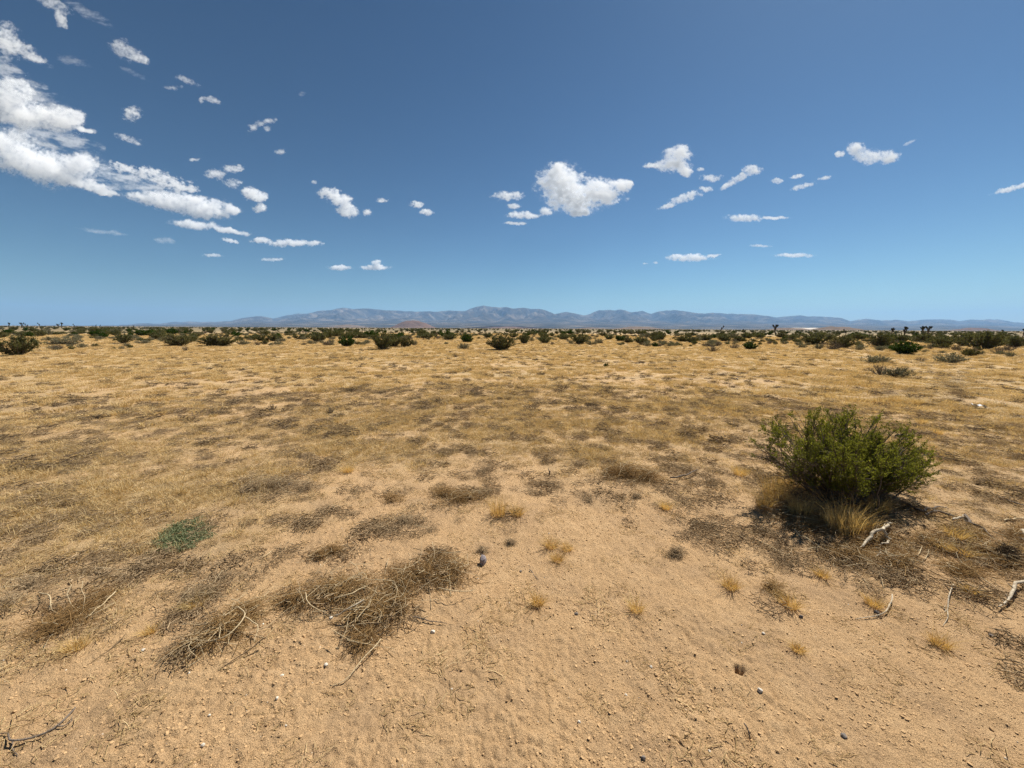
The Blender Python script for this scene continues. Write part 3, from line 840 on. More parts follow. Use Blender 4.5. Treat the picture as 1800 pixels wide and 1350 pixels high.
GR = "shrubs along the edge of the grass field"
SHRUBS = [
    (8, 626, 56, 583, 'creosote', "tall dark green bush cut by the left edge of the picture"),
    (108, 607, 42, 589, 'salt', "grey green shrub standing right of a paler one on the far left"),
    (86, 607, 30, 595, 'salt', "pale grey shrub touching the grey green one on the far left"),
    (206, 604, 32, 586, 'creosote', "dark twiggy bush alone between two grey cushions on the left"),
    (169, 597, 20, 590, 'salt', "small round grey cushion shrub left of the dark twiggy bush"),
    (244, 591, 26, 578, 'deep', "dark green round bush far back on the left"),
    (268, 597, 28, 583, 'creosote', "green bush just left of the olive twin clump"),
    (245, 604, 26, 596, 'salt', "low grey cushion in front of the dark round bush"),
    (299, 608.5, 52, 586, 'olive', "grey olive bush, the left one of the big olive clump"),
    (325, 601, 28, 586, 'creosote', "green bush filling the gap of the big olive clump"),
    (369, 609, 70, 585, 'olive', "wide olive green bush, the right one of the big olive clump"),
    (323, 617, 12, 606, 'dry', "thin leafless dry plant in front of the olive clump"),
    (75, 589, 42, 581, 'creosote', "dark flat bush far back above the grey green shrub"),
    (128, 587, 28, 582, 'creosote', "dark low bush far back, right of the dark flat one"),
    (32, 591, 32, 580, 'creosote', "green bush behind the tall bush at the left edge"),
    (437, 598, 20, 587, 'creosote', "small dark bush right of the wide olive bush"),
    (422, 606, 26, 597, 'salt', "low grey shrub at the right foot of the wide olive bush"),
    (455, 600, 18, 586, 'creosote', "narrow dark bush, left of a dark pair left of centre"),
    (476, 600, 28, 585, 'creosote', "rounded dark bush, right of a dark pair left of centre"),
    (525, 597, 26, 586, 'creosote', "dark bush far back left of the tall green one with grey foot"),
    (554, 601, 36, 581, 'creosote', "tall green bush with a low grey shrub at its foot"),
    (545, 605, 20, 597, 'salt', "low grey shrub at the foot of a tall green bush"),
    (607, 609.5, 30, 589.5, 'deep', "compact deep green bush standing alone left of the biggest bush"),
    (632, 595, 26, 585, 'creosote', "dark bush behind the compact deep green one"),
    (668, 615, 44, 581, 'creosote', "biggest green bush left of the picture's middle"),
    (690, 611, 26, 584, 'creosote', "smaller green bush grown into the biggest one"),
    (712, 610, 26, 591, 'olive', "brownish olive bush touching the biggest bush"),
    (727, 607, 15, 597, 'salt', "small pale grey shrub beside the brownish olive bush"),
    (750, 595, 30, 584, 'creosote', "dark bush under the cinder hill"),
    (789, 597.5, 26, 585, 'creosote', "dark bush right below the cinder hill's right slope"),
    (819, 602, 22, 586, 'deep', "green bush right behind a round grey cushion"),
    (814, 614, 25, 602, 'salt', "round grey cushion in front of a green bush"),
    (881, 616, 52, 585, 'olive', "large rounded olive bush with pale tips in the middle"),
    (857, 594, 20, 585, 'creosote', "dark bush just behind the large rounded olive bush"),
    (800, 628, 13, 620, 'dry', "tiny dry plant on the grass below the round grey cushion"),
    (634, 633, 14, 627, 'dry', "tiny dry plant on the grass below the biggest bush"),
    (922, 604, 24, 586, 'creosote', "dark bush right of the large rounded olive bush"),
    (959, 604, 25, 590, 'creosote', "round dark bush, second right of the large olive bush"),
    (992, 597, 24, 586, 'creosote', "dark bush behind, left of the big grey green one"),
    (1020, 605, 36, 584, 'creosote', "big dark grey green bush right of the middle"),
    (1052, 604, 20, 594, 'salt', "low grey shrub right of the big dark bush"),
    (1092, 600, 21, 588, 'deep', "dark bush, left of a group of three"),
    (1105, 603, 17, 591, 'olive', "small olive bush, middle of a group of three"),
    (1128, 604, 25, 590, 'creosote', "round dark bush, right of a group of three"),
    (1151, 598, 16, 589, 'creosote', "small dark bush behind the lone upright one"),
    (1152, 610, 11, 600, 'deep', "small upright bush alone on the grass edge"),
    (1122, 611, 11, 606, 'dry', "tiny dry tussock in front of the group of three"),
    (1182, 605, 10, 599, 'salt', "tiny grey shrub right of the lone upright bush"),
    (1204, 601, 25, 588, 'olive', "pale olive bush next to a dark one"),
    (1219, 603, 22, 590, 'creosote', "dark bush grown against the pale olive one"),
    (1245, 599, 20, 587, 'creosote', "dark bush left of the slim joshua tree"),
    (1322, 614, 23, 599, 'deep', "dark round bush alone in front of the joshua trees"),
    (1256, 619, 24, 605, 'dry', "grey leafless shrub in front below the slim joshua tree"),
    (1247, 610, 12, 603, 'dry', "small grey twig shrub behind the grey leafless one"),
    (1295, 613, 24, 602, 'dry', "spreading grey dry shrub left of the dark round bush"),
    (1302, 601, 20, 590, 'creosote', "dark bush under the small joshua tree"),
    (1276, 600, 26, 587, 'creosote', "dark bush at the foot of the slim joshua tree"),
    (1448, 606, 56, 581, 'creosote', "large dark bush, left of the big pair on the right side"),
    (1492, 612, 44, 588, 'olive', "large olive bush, right of the big pair on the right side"),
    (1472, 615, 33, 598, 'dry', "brown dry shrub in front of the big pair"),
    (1444, 613.5, 20, 603, 'salt', "small grey cushion left of the brown dry shrub"),
    (1515, 615.5, 19, 606, 'salt', "small grey cushion right of the big pair"),
    (1554, 616, 21, 606, 'salt', "brownish grey cushion left of the vivid green bush"),
    (1557, 610, 42, 584, 'creosote', "dark green bush behind the brownish grey cushion"),
    (1603, 623, 43, 597, 'deep', "vivid deep green compact bush on the right"),
    (1590, 603, 34, 586, 'creosote', "dark bush behind the vivid green one"),
    (1635, 602, 34, 586, 'creosote', "dark bush under the twin joshua trees"),
    (1670, 610, 42, 590, 'creosote', "left end bush of the long dark thicket on the right"),
    (1712, 609, 40, 583, 'creosote', "middle bush of the long dark thicket on the right"),
    (1750, 615, 62, 581, 'creosote', "largest bush of the long dark thicket on the right"),
    (1798, 611, 34, 589, 'creosote', "dark bush cut by the right edge of the picture"),
    (1552, 639.5, 49, 622, 'salt', "rounded grey green saltbush out on the grass, left of two"),
    (1688, 638.5, 52, 619.5, 'salt', "wide grey green saltbush out on the grass, right of two"),
    (1626, 635, 22, 627, 'dry', "low dry plant between the two saltbushes"),
    (1770, 623, 32, 610, 'dry', "purplish grey dry shrub in front of the thicket"),
    (1720, 625, 16, 617, 'dry', "small dry shrub left of the purplish grey one"),
    (1560, 660, 42, 640, 'dry', "dark twiggy dry shrub behind the pale dry one on the grass"),
    (1593, 665, 50, 645, 'salt', "pale grey dry brush out on the grass below the saltbush"),
    (1381, 601, 16, 593, 'creosote', "small dark bush right of the broad joshua tree"),
    (1405, 602, 14, 594, 'salt', "small grey shrub, left of two below the quarry hill"),
    (1416, 600, 12, 593, 'salt', "small grey shrub, right of two below the quarry hill"),
    (1727, 697, 18, 688, 'dry', "little dark dry tussock right of the dead branches"),
    (1066, 645, 9, 637, 'deep', "tiny green plant alone in the middle of the grass"),
    (475, 722, 20, 709, 'dry', "small brown dry weed, left of two in the straw"),
    (578, 727, 18, 714, 'dry', "small purplish dry weed, right of two in the straw"),
]
for s in SHRUBS:
    place_shrub(*s, GR)

# belt of scrub behind: bushes that nothing tells apart share a label for their stretch
random.seed(21)
BELT = [(-60, 420, "small dark shrub in the scrub belt left of the olive clump", 76),
        (420, 900, "small dark shrub in the scrub belt under the cinder hill", 76),
        (900, 1380, "small dark shrub in the scrub belt right of the middle", 76),
        (1380, 1860, "small dark shrub in the scrub belt behind the joshua trees", 76)]
taken = [(s[0], s[1], s[2]) for s in SHRUBS]
for (xa, xb, lab, cnt) in BELT:
    heads = [random.uniform(xa, xb) for _ in range(9)]
    for j in range(cnt):
        px = min(max(random.gauss(random.choice(heads), 17), xa), xb) if random.random() < .62 else random.uniform(xa, xb)
        hor = 577 + (px - 900) * .00524
        yb = hor + 5.5 + 15 * random.random() ** 1.5
        if any(abs(px - t[0]) < t[2] * .35 and abs(yb - t[1]) < 3 for t in taken): continue
        p = G(px, yb); dd = dist(p)
        k = random.choice(['creosote', 'creosote', 'deep'])
        hgt = random.uniform(.6, 1.35) * (.55 if k == 'salt' else 1)
        wid = hgt * random.uniform(1.1, 2.0)
        o = obj("scrub_bush", PROTO[k][random.randrange(3)][2], loc=p + np.array([0, 0, -.02]))
        sx = wid / (2 * KINDS[k]['spread'])
        o.scale = (sx, sx, hgt); o.rotation_euler = (0, 0, random.uniform(0, 6.28))
        tag(o, lab, "shrub", lab.replace("small dark shrub", "shrubs"))

# ------------------------------------------------------------------ joshua trees
def joshua_mesh(seed, nb):
    rng = np.random.default_rng(seed)
    mt = MB(); ml = MB()
    tips = []

    def limb(p, d, ln, r, depth):
        n = 5
        pts = [p]
        for i in range(n):
            d = d + rng.normal(size=3) * .10 + np.array([0, 0, .10]); d /= np.linalg.norm(d)
            pts.append(pts[-1] + d * ln / n)
        mt.tube(np.array(pts), np.linspace(r, r * .75, n + 1), 6)
        e = pts[-1]
        if depth <= 0:
            tips.append((e, d)); return
        for _ in range(nb if depth > 1 else 2 + int(rng.random() < .5)):
            a = rng.random() * 2 * np.pi
            o = np.array([math.cos(a), math.sin(a), .75 + .6 * rng.random()])
            nd = d * .45 + o; nd /= np.linalg.norm(nd)
            limb(e, nd, ln * rng.uniform(.40, .95), r * .75, depth - 1)
    limb(np.array([0, 0, -.1]), np.array([0.04, 0, 1.0]), 1.35, .17, 2)
    for (e, d) in tips:
        n = 150
        t = rng.random(n)
        v = rng.normal(size=(n, 3)); v = v - d * (v @ d)[:, None]; v /= np.linalg.norm(v, axis=1)[:, None]
        ax = v + d * (t * 1.6 - .35)[:, None]; ax /= np.linalg.norm(ax, axis=1)[:, None]
        c = e - d * .28 + d * (t * .42)[:, None]
        ln = .27
        s = np.cross(ax, rng.normal(size=(n, 3))); s /= np.linalg.norm(s, axis=1)[:, None]
        vv = np.stack([c - s * .02, c + s * .02, c + ax * ln], 1)
        ml.add(vv.reshape(-1, 3), np.arange(n * 3).reshape(n, 3), 0, rng.random(n))
    zz = max(v[:, 2].max() for v in ml.v)
    return mt.mesh("trunk", M_JTRUNK, True), ml.mesh("crown", M_JOSH), zz


JM = [joshua_mesh(3, 3), joshua_mesh(8, 3), joshua_mesh(13, 2), joshua_mesh(23, 2)]
JOSH = [(1268, 587, 572, 2, "slim two armed joshua tree left of the small one"),
        (1308, 589, 578, 3, "small joshua tree just right of the slim one"),
        (1364, 590, 570, 0, "broad many armed joshua tree standing alone"),
        (1485, 591, 578, 2, "small joshua tree behind the big pair of bushes"),
        (1567, 592, 575.5, 1, "joshua tree, left of the row of three behind the thicket"),
        (1590, 592, 573.5, 0, "joshua tree with a leaning crown, second in the row behind the thicket"),
        (1621, 593, 572.5, 1, "left one of the twin joshua trees above the thicket"),
        (1633, 593, 572.5, 0, "right one of the twin joshua trees above the thicket"),
        (1757, 592, 579, 3, "low joshua tree just clearing the thicket"),
        (1797, 593, 577.5, 1, "joshua tree cut by the right edge of the picture"),
        (16, 576.5, 566.5, 1, "first far joshua tree from the left edge on the skyline"),
        (37, 576.5, 566.5, 0, "second far joshua tree from the left edge on the skyline"),
        (48, 576.5, 568.5, 3, "third far joshua tree from the left edge, a low one"),
        (70, 576.5, 567, 2, "fourth far joshua tree from the left edge on the skyline"),
        (101, 577, 569, 0, "far joshua tree left beside the tallest of the left skyline"),
        (109, 577, 566.5, 1, "tallest far joshua tree of the left skyline"),
        (131, 577, 569, 2, "far joshua tree right of the tallest of the left skyline"),
        (170, 577, 570.5, 3, "left of two tiny far joshua trees on the left skyline"),
        (176, 577, 570.5, 2, "right of two tiny far joshua trees on the left skyline"),
        (235, 578, 572, 0, "tiny far joshua tree under the low end of the mountains")]
for (px, yb, yt, k, lab) in JOSH:
    p = G(px, yb); hgt = (yb - yt) / F_PX * dist(p)
    tr, cr, zz = JM[k]
    r = bpy.data.objects.new("joshua_tree", None); COL.objects.link(r)
    r.location = p; r.scale = (hgt / zz * 1.15, hgt / zz * 1.15, hgt / zz); r.rotation_euler = (0, 0, random.uniform(0, 6.28))
    obj("trunk", tr, r); obj("crown", cr, r)
    tag(r, lab, "tree", "joshua trees on the plain")

# ------------------------------------------------------------------ scattered stuff by geometry nodes
def scatter(name, label, pts, rot, scl, idx, meshes, cat=None):
    src = bpy.data.collections.new(name + "_source")
    for i, me in enumerate(meshes):
        src.objects.link(bpy.data.objects.new("%s_%02d" % (name, i), me))
    me = bpy.data.meshes.new(name)
    me.vertices.add(len(pts)); me.vertices.foreach_set("co", np.asarray(pts, np.float32).ravel())
    a = me.attributes.new("rot", 'FLOAT_VECTOR', 'POINT'); a.data.foreach_set("vector", np.asarray(rot, np.float32).ravel())
    a = me.attributes.new("scl", 'FLOAT_VECTOR', 'POINT'); a.data.foreach_set("vector", np.asarray(scl, np.float32).ravel())
    a = me.attributes.new("pick", 'INT', 'POINT'); a.data.foreach_set("value", np.asarray(idx, np.int32))
    o = obj(name, me)
    g = bpy.data.node_groups.new(name, 'GeometryNodeTree')
    g.interface.new_socket("Geometry", in_out='INPUT', socket_type='NodeSocketGeometry')
    g.interface.new_socket("Geometry", in_out='OUTPUT', socket_type='NodeSocketGeometry')
    gi = g.nodes.new("NodeGroupInput"); go = g.nodes.new("NodeGroupOutput")
    ci = g.nodes.new("GeometryNodeCollectionInfo"); ci.inputs['Collection'].default_value = src
    ci.inputs['Separate Children'].default_value = True; ci.inputs['Reset Children'].default_value = True
    ip = g.nodes.new("GeometryNodeInstanceOnPoints"); ip.inputs['Pick Instance'].default_value = True
    def na(nm, ty):
        nd = g.nodes.new("GeometryNodeInputNamedAttribute"); nd.data_type = ty; nd.inputs['Name'].default_value = nm
        return [s for s in nd.outputs if s.enabled and s.name == 'Attribute'][0]
    L = g.links.new
    L(gi.outputs[0], ip.inputs['Points']); L(ci.outputs[0], ip.inputs['Instance'])
    L(na("pick", 'INT'), ip.inputs['Instance Index'])
    L(na("rot", 'FLOAT_VECTOR'), ip.inputs['Rotation']); L(na("scl", 'FLOAT_VECTOR'), ip.inputs['Scale'])
    L(ip.outputs[0], go.inputs[0])
    md = o.modifiers.new("scatter", 'NODES'); md.node_group = g
    tag(o, label, cat, kind="stuff")
    return o


def sector(n, r0, r1, power, rng, half=62):
    """n points, density per square metre falling as r ** -power"""
    u = rng.random(n); k = 2 - power
    r = (r0 ** k + u * (r1 ** k - r0 ** k)) ** (1 / k) if abs(k) > 1e-6 else r0 * (r1 / r0) ** u
    a = np.radians(rng.uniform(-half, half, n))
    return r * np.sin(a), r * np.cos(a)


def ground_pts(x, y, dz=0):
    return np.stack([x, y, H(x, y) + dz], 1)


def tuft_mesh(name, seed, n, rad, hgt, wid, lean, mat):
    rng = np.random.default_rng(seed)
    a = rng.random(n) * 6.283; r = np.sqrt(rng.random(n)) * rad
    B = np.stack([np.cos(a) * r, np.sin(a) * r, np.full(n, -.005)], 1)
    hh = hgt * rng.uniform(.4, 1.1, n)
    ld = np.stack([np.cos(a), np.sin(a), a * 0], 1) * .6 + rng.normal(size=(n, 3)) * np.array([.7, .7, 0])
    mb = MB(); mb.blades(B, hh, ld * (lean * hh)[:, None], wid * rng.uniform(.6, 1.3, n), 0, np.clip(rng.normal(.5, .25, n), 0, 1), rng)
    return mb.mesh(name, mat)


rng = np.random.default_rng(5)
near_t = [tuft_mesh("straw_tuft", i, 26, .05, .075, .0032, .9, M_STRAW) for i in range(6)]
far_t = [tuft_mesh("straw_patch", 20 + i, 80, .11 if i < 4 else .24, .11 if i < 4 else .08, .0075, .8, M_STRAW) for i in range(6)]
x, y = sector(40000, 2.0, 13, 0.5, rng)
keep = rng.random(len(x)) < np.clip(straw_cover(x, y) * 1.15 - .10, 0, 1) * (1 - .55 * grey_cover(x, y)) * (1 - .45 * sst(6, 11, np.hypot(x, y)))
x, y = x[keep], y[keep]; n = len(x)
s = rng.uniform(.45, 1.15, n) * (.75 + .5 * straw_cover(x, y))
scatter("dry_grass", "short straw coloured dry grass covering the near field", ground_pts(x, y),
        np.stack([rng.normal(0, .18, n), rng.normal(0, .18, n), rng.random(n) * 6.28], 1), np.stack([s, s, s * rng.uniform(.6, 1.1, n)], 1), rng.integers(0, 6, n), near_t, "grass")
x, y = sector(95000, 8, 110, 1.15, rng)
keep = rng.random(len(x)) < np.clip(straw_cover(x, y) * 1.1 - .05, 0, 1) * (1 - .75 * grey_cover(x, y)) * (.12 + .88 * sst(8, 15, np.hypot(x, y)))
x, y = x[keep], y[keep]; n = len(x)
s = rng.uniform(.5, 1.3, n) * (1 + np.hypot(x, y) / 80)
zc = .28 + .55 * sst(.45, .75, fbm(x / .9, y / .9, 3, 68)) + .2 * rng.random(n)
scatter("dry_grass_field", "wide carpet of dry yellow grass out to the scrub", ground_pts(x, y),
        np.stack([rng.normal(0, .05, n), rng.normal(0, .05, n), rng.random(n) * 6.28], 1), np.stack([s, s, s * zc], 1), rng.integers(0, 6, n), far_t, "grass")


def litter_mesh(name, seed, n, rad, ln, r, mat, hz):
    g = np.random.default_rng(seed)
    a = g.random(n) * 6.283; q = np.sqrt(g.random(n)) * rad
    c = np.stack([np.cos(a) * q, np.sin(a) * q, np.abs(g.normal(0, hz, n)) + .002], 1)
    th = g.random(n) * 6.283; L_ = ln * g.uniform(.3, 1.2, n)
    d = np.stack([np.cos(th), np.sin(th), g.normal(0, .14, n)], 1)
    s = np.linspace(-.5, .5, 4)
    P = c[:, None] + d[:, None] * (L_[:, None] * s[None])[..., None] + g.normal(size=(n, 4, 3)) * np.array([.05, .05, .02]) * L_[:, None, None]
    P[..., 2] = np.maximum(P[..., 2], -.003)
    mb = MB(); mb.tubes(P, (r * g.uniform(.6, 1.3, n))[:, None].repeat(4, 1), 3, 0, np.clip(g.normal(.5, .28, n), 0, 1))
    return mb.mesh(name, mat)


lit = [litter_mesh("straw_litter", 40 + i, 34, .09, .055, .0011, M_STRAW, .004) for i in range(4)] + \
      [litter_mesh("weed_litter", 50 + i, 46, .08, .05, .0012, M_LITTER, .010) for i in range(4)]
x, y = sector(42000, 1.0, 11, .5, rng)
sc_, gc_ = straw_cover(x, y), grey_cover(x, y)
u = rng.random(len(x))
kg = u < gc_ * .42
ks = (~kg) & (rng.random(len(x)) < .03 + .5 * sc_)
idx = np.where(kg, rng.integers(4, 8, len(x)), rng.integers(0, 4, len(x)))
k = kg | ks
x, y, idx = x[k], y[k], idx[k]; n = len(x)
s = rng.uniform(.6, 1.4, n) * np.where(idx < 4, .9, 1.1)
scatter("litter", "broken straw and grey weed litter strewn on the sand", ground_pts(x, y),
        np.stack([x * 0, x * 0, rng.random(n) * 6.28], 1), np.stack([s, s, s * np.where(idx < 4, 1, rng.uniform(.8, 2.2, n))], 1), idx, lit, "litter")
M_WEED = leaf_mat("dark_dead_weed", [(0, (.085, .060, .038)), (.55, (.18, .13, .080)), (1, (.36, .27, .165))], .1)
dark = [litter_mesh("dead_weed", 55 + i, 46, .07, .06, .0016, M_WEED, .016) for i in range(4)]
x, y = sector(46000, 6, 55, 1.0, rng)
k = rng.random(len(x)) < .04 + .20 * grey_cover(x, y)
x, y = x[k], y[k]; n = len(x)
s = rng.uniform(.7, 2.3, n)
scatter("weed_litter", "low grey brown dead weeds in patches among the grass", ground_pts(x, y),
        np.stack([x * 0, x * 0, rng.random(n) * 6.28], 1), np.stack([s, s, s * rng.uniform(.7, 1.6, n)], 1), rng.integers(0, 4, n), dark, "litter")


def stone_mesh(name, seed, mat, sub=1, flat_=.55, amp=.35):
    import bmesh
    bm = bmesh.new(); bmesh.ops.create_icosphere(bm, subdivisions=sub, radius=1)
    g = np.random.default_rng(seed)
    for v in bm.verts:
        v.co *= 1 + g.uniform(-amp, amp)
        v.co.z *= flat_
    me = bpy.data.meshes.new(name); bm.to_mesh(me); bm.free(); me.materials.append(mat)
    at = me.attributes.new("v", 'FLOAT', 'FACE'); at.data.foreach_set("value", np.full(len(me.polygons), g.random() * .5, np.float32))
    return me


clod = [stone_mesh("clod", 60 + i, M_CLOD, 1) for i in range(5)] + [stone_mesh("pale_grain", 70, M_WSTONE, 1)]
x, y = sector(150000, .8, 7.5, .8, rng)
k = rng.random(len(x)) < (.25 + .75 * sst(.4, .65, fbm(x / .6, y / .6, 3, 88)))
x, y = x[k], y[k]; n = len(x)
s = .0022 + .0058 * rng.random(n) ** 4.5
scatter("soil_clods", "small crumbs of soil and grit on the bare sand", ground_pts(x, y, .0003),
        np.stack([rng.normal(0, .3, n), rng.normal(0, .3, n), rng.random(n) * 6.28], 1), np.stack([s, s * rng.uniform(.6, 1, n), s], 1), np.where(rng.random(n) < .010, 5, rng.integers(0, 5, n)), clod, "grit")

# low scrub between the bushes of the belt
lows = [PROTO['salt'][0][2], PROTO['salt'][1][2], PROTO['dry'][0][2], PROTO['olive'][1][2], PROTO['creosote'][2][2]]
x, y = sector(3800, 38, 150, .9, rng, 64)
k = fbm(x / 9, y / 9, 3, 98) > .44
x, y = x[k], y[k]; n = len(x)
s = rng.uniform(.16, .55, n)
scatter("low_scrub", "low grey and olive scrub filling the gaps between the bushes", ground_pts(x, y, -.02),
        np.stack([x * 0, x * 0, rng.random(n) * 6.28], 1), np.stack([s * rng.uniform(.9, 1.6, n), s * 1.2, s], 1), rng.choice(5, n, p=[.3, .22, .2, .18, .10]), lows, "scrub")

# distant scrub as one mass
src = [PROTO['creosote'][0][2], PROTO['creosote'][1][2], PROTO['deep'][0][2], PROTO['olive'][0][2], PROTO['salt'][0][2]]
x, y = sector(4800, 75, 1500, .85, rng, 66)
k = fbm(x / 40, y / 40, 3, 97) > .40
x, y = x[k], y[k]; n = len(x)
s = rng.uniform(.7, 1.5, n)
scatter("distant_scrub", "far off mass of dark desert scrub reaching to the plain", ground_pts(x, y, -.02),
        np.stack([x * 0, x * 0, rng.random(n) * 6.28], 1), np.stack([s * 1.3, s * 1.3, s], 1), rng.choice(5, n, p=[.22, .18, .02, .30, .28]), src, "scrub")

# ------------------------------------------------------------------ the near creosote bush
def near_bush():
    rng = np.random.default_rng(77)
    base = G(1478, 872)
    D0 = dist(base)
    root = bpy.data.objects.new("creosote_bush", None); COL.objects.link(root); root.location = base
    ms, mf, md = MB(), MB(), MB()
    u = np.array([1.0, 0, 0]); v = np.array([0, 1.0, 0])

    def to_local(px, py, depth):
        d = pdir(px, py); t = (D0 + depth) / np.dot(d, Fw)
        return np.array([0, 0, CAM_H]) + d * t - base
    # tips of the main stems, read off the crown's outline and spread in depth
    outline = [(1335, 790, 0), (1345, 760, .2), (1352, 735, .1), (1375, 728, -.1), (1395, 732, .25), (1415, 726, 0), (1440, 730, -.25), (1462, 718, .1), (1478, 722, .25), (1468, 721, 0), (1490, 722, .2), (1622, 798, .1), (1628, 812, -.1),
               (1495, 725, -.2), (1512, 728, .2), (1530, 735, 0), (1548, 738, .3), (1565, 745, -.1), (1585, 755, .1), (1604, 768, .2), (1625, 785, -.1), (1632, 803, 0),
               (1630, 825, -.2), (1612, 838, -.25), (1628, 790, .3), (1600, 800, -.3), (1570, 800, -.35), (1545, 790, .45), (1510, 790, -.4), (1480, 780, -.45),
               (1450, 785, -.4), (1420, 770, -.35), (1390, 775, -.3), (1365, 785, -.25), (1350, 800, .35), (1380, 755, .45), (1430, 750, .5), (1480, 745, .55),
               (1530, 755, .5), (1580, 780, .45), (1500, 815, -.5), (1470, 820, -.45), (1545, 830, -.4), (1400, 810, -.3), (1580, 840, -.2), (1440, 745, -.1),
               (1405, 742, .1), (1520, 748, -.2), (1555, 765, -.2), (1360, 760, 0), (1340, 775, .1), (1490, 735, .05), (1425, 738, .3), (1575, 770, .25), (1460, 760, -.3)]
    tips = np.array([to_local(*o) for o in outline]) * np.array([1.0, 1.0, .96])
    more = tips[rng.integers(0, len(tips), 80)] * rng.uniform(.55, .90, (80, 1)) + rng.normal(size=(80, 3)) * .05
    tips = np.concatenate([tips, more])
    n = len(tips)
    b0 = rng.normal(size=(n, 3)) * np.array([.10, .09, 0]); b0[:, 2] = -.04
    s = np.linspace(0, 1, 9)
    out = (tips - b0)
    P = b0[:, None] + out[:, None] * np.stack([s ** .9, s ** .9, s ** 1.1], 1)[None]
    wob = rng.normal(size=(n, 9, 3)) * .018; wob[:, 0] = 0
    P = P + np.cumsum(wob, 1) * .6
    ms.tubes(P, np.linspace(.0085, .0022, 9)[None] * rng.uniform(.7, 1.3, (n, 1)), 5, 0, rng.random(n))
    # side branches
    def branch(P, cnt, f0, f1, l0, l1, spread, lift, nseg):
        m = len(P); ns = P.shape[1] - 1
        it = np.repeat(np.arange(m), cnt)
        ft = rng.uniform(f0, f1, len(it)); k = np.minimum((ft * ns).astype(int), ns - 1); fr = ft * ns - k
        st = P[it, k] * (1 - fr)[:, None] + P[it, k + 1] * fr[:, None]
        dr = P[it, k + 1] - P[it, k]; dr /= np.linalg.norm(dr, axis=1)[:, None]
        dr = dr + rng.normal(size=dr.shape) * spread + np.array([0, 0, lift]); dr /= np.linalg.norm(dr, axis=1)[:, None]
        ln = rng.uniform(l0, l1, len(it)) * (1.2 - .5 * ft)
        q = np.linspace(0, 1, nseg)
        T = st[:, None] + dr[:, None] * (ln[:, None] * q)[..., None]
        w = rng.normal(size=(len(it), nseg, 3)) * .006; w[:, 0] = 0
        return T + np.cumsum(w, 1)
    B1 = branch(P, 7, .38, .97, .10, .24, .55, .15, 5)
    ms.tubes(B1, np.linspace(.0028, .0014, 5)[None].repeat(len(B1), 0), 4, 0, rng.random(len(B1)))
    B2 = branch(B1, 5, .25, 1.0, .04, .11, .55, .3, 4)
    ms.tubes(B2, np.linspace(.0014, .0008, 4)[None].repeat(len(B2), 0), 3, 0, rng.random(len(B2)))
    nl = 19
    it = np.repeat(np.arange(len(B2)), nl)
    f = rng.random(len(it)) * 2.999; k = f.astype(int); fr = (f - k)[:, None]
    C = B2[it, k] * (1 - fr) + B2[it, k + 1] * fr + rng.normal(size=(len(it), 3)) * .006
    tone = rng.random(len(B2))[it]
    ax = B2[it, 3] - B2[it, 0]; ax /= np.linalg.norm(ax, axis=1)[:, None]
    ok = C[:, 2] > .14
    # a few clumps at the lower left have dried to brown
    dry = (C[:, 0] < -.42) & (C[:, 2] < .42) & (tone > .35)
    mf.leaves(C[ok & ~dry], rng.uniform(.010, .017, (ok & ~dry).sum()), ax[ok & ~dry], 0, np.clip(tone * .55 + rng.random(len(C)) * .45, 0, 1)[ok & ~dry], .55, rng)
    md.leaves(C[ok & dry], .012, ax[ok & dry], 0, None, .5, rng)
    # bare dead twigs at the foot
    m = 170
    a = rng.random(m) * 6.283; rr = rng.uniform(.05, .45, m)
    st = np.stack([np.cos(a) * rr * 1.2, np.sin(a) * rr * .8, rng.uniform(-.02, .10, m)], 1)
    dr = np.stack([np.cos(a), np.sin(a), rng.uniform(-.1, .5, m)], 1) + rng.normal(size=(m, 3)) * .4
    dr /= np.linalg.norm(dr, axis=1)[:, None]
    q = np.linspace(0, 1, 5)
    T = st[:, None] + dr[:, None] * (rng.uniform(.12, .34, m)[:, None] * q)[..., None] + np.cumsum(rng.normal(size=(m, 5, 3)) * .009, 1)
    mt = MB(); mt.tubes(T, np.linspace(.0026, .001, 5)[None].repeat(m, 0), 4, 0, rng.random(m))
    obj("stems", ms.mesh("stems", M_STEM), root)
    obj("foliage", mf.mesh("foliage", M_CREO_NEAR), root)
    o = obj("dried_foliage", md.mesh("dried_foliage", M_DRYB), root); o["label"] = "brown dried leaves low on one side"
    obj("dead_twigs", mt.mesh("dead_twigs", M_TWIG), root)
    tag(root, "large leafy green creosote bush standing close on a sandy mound", "bush")


near_bush()

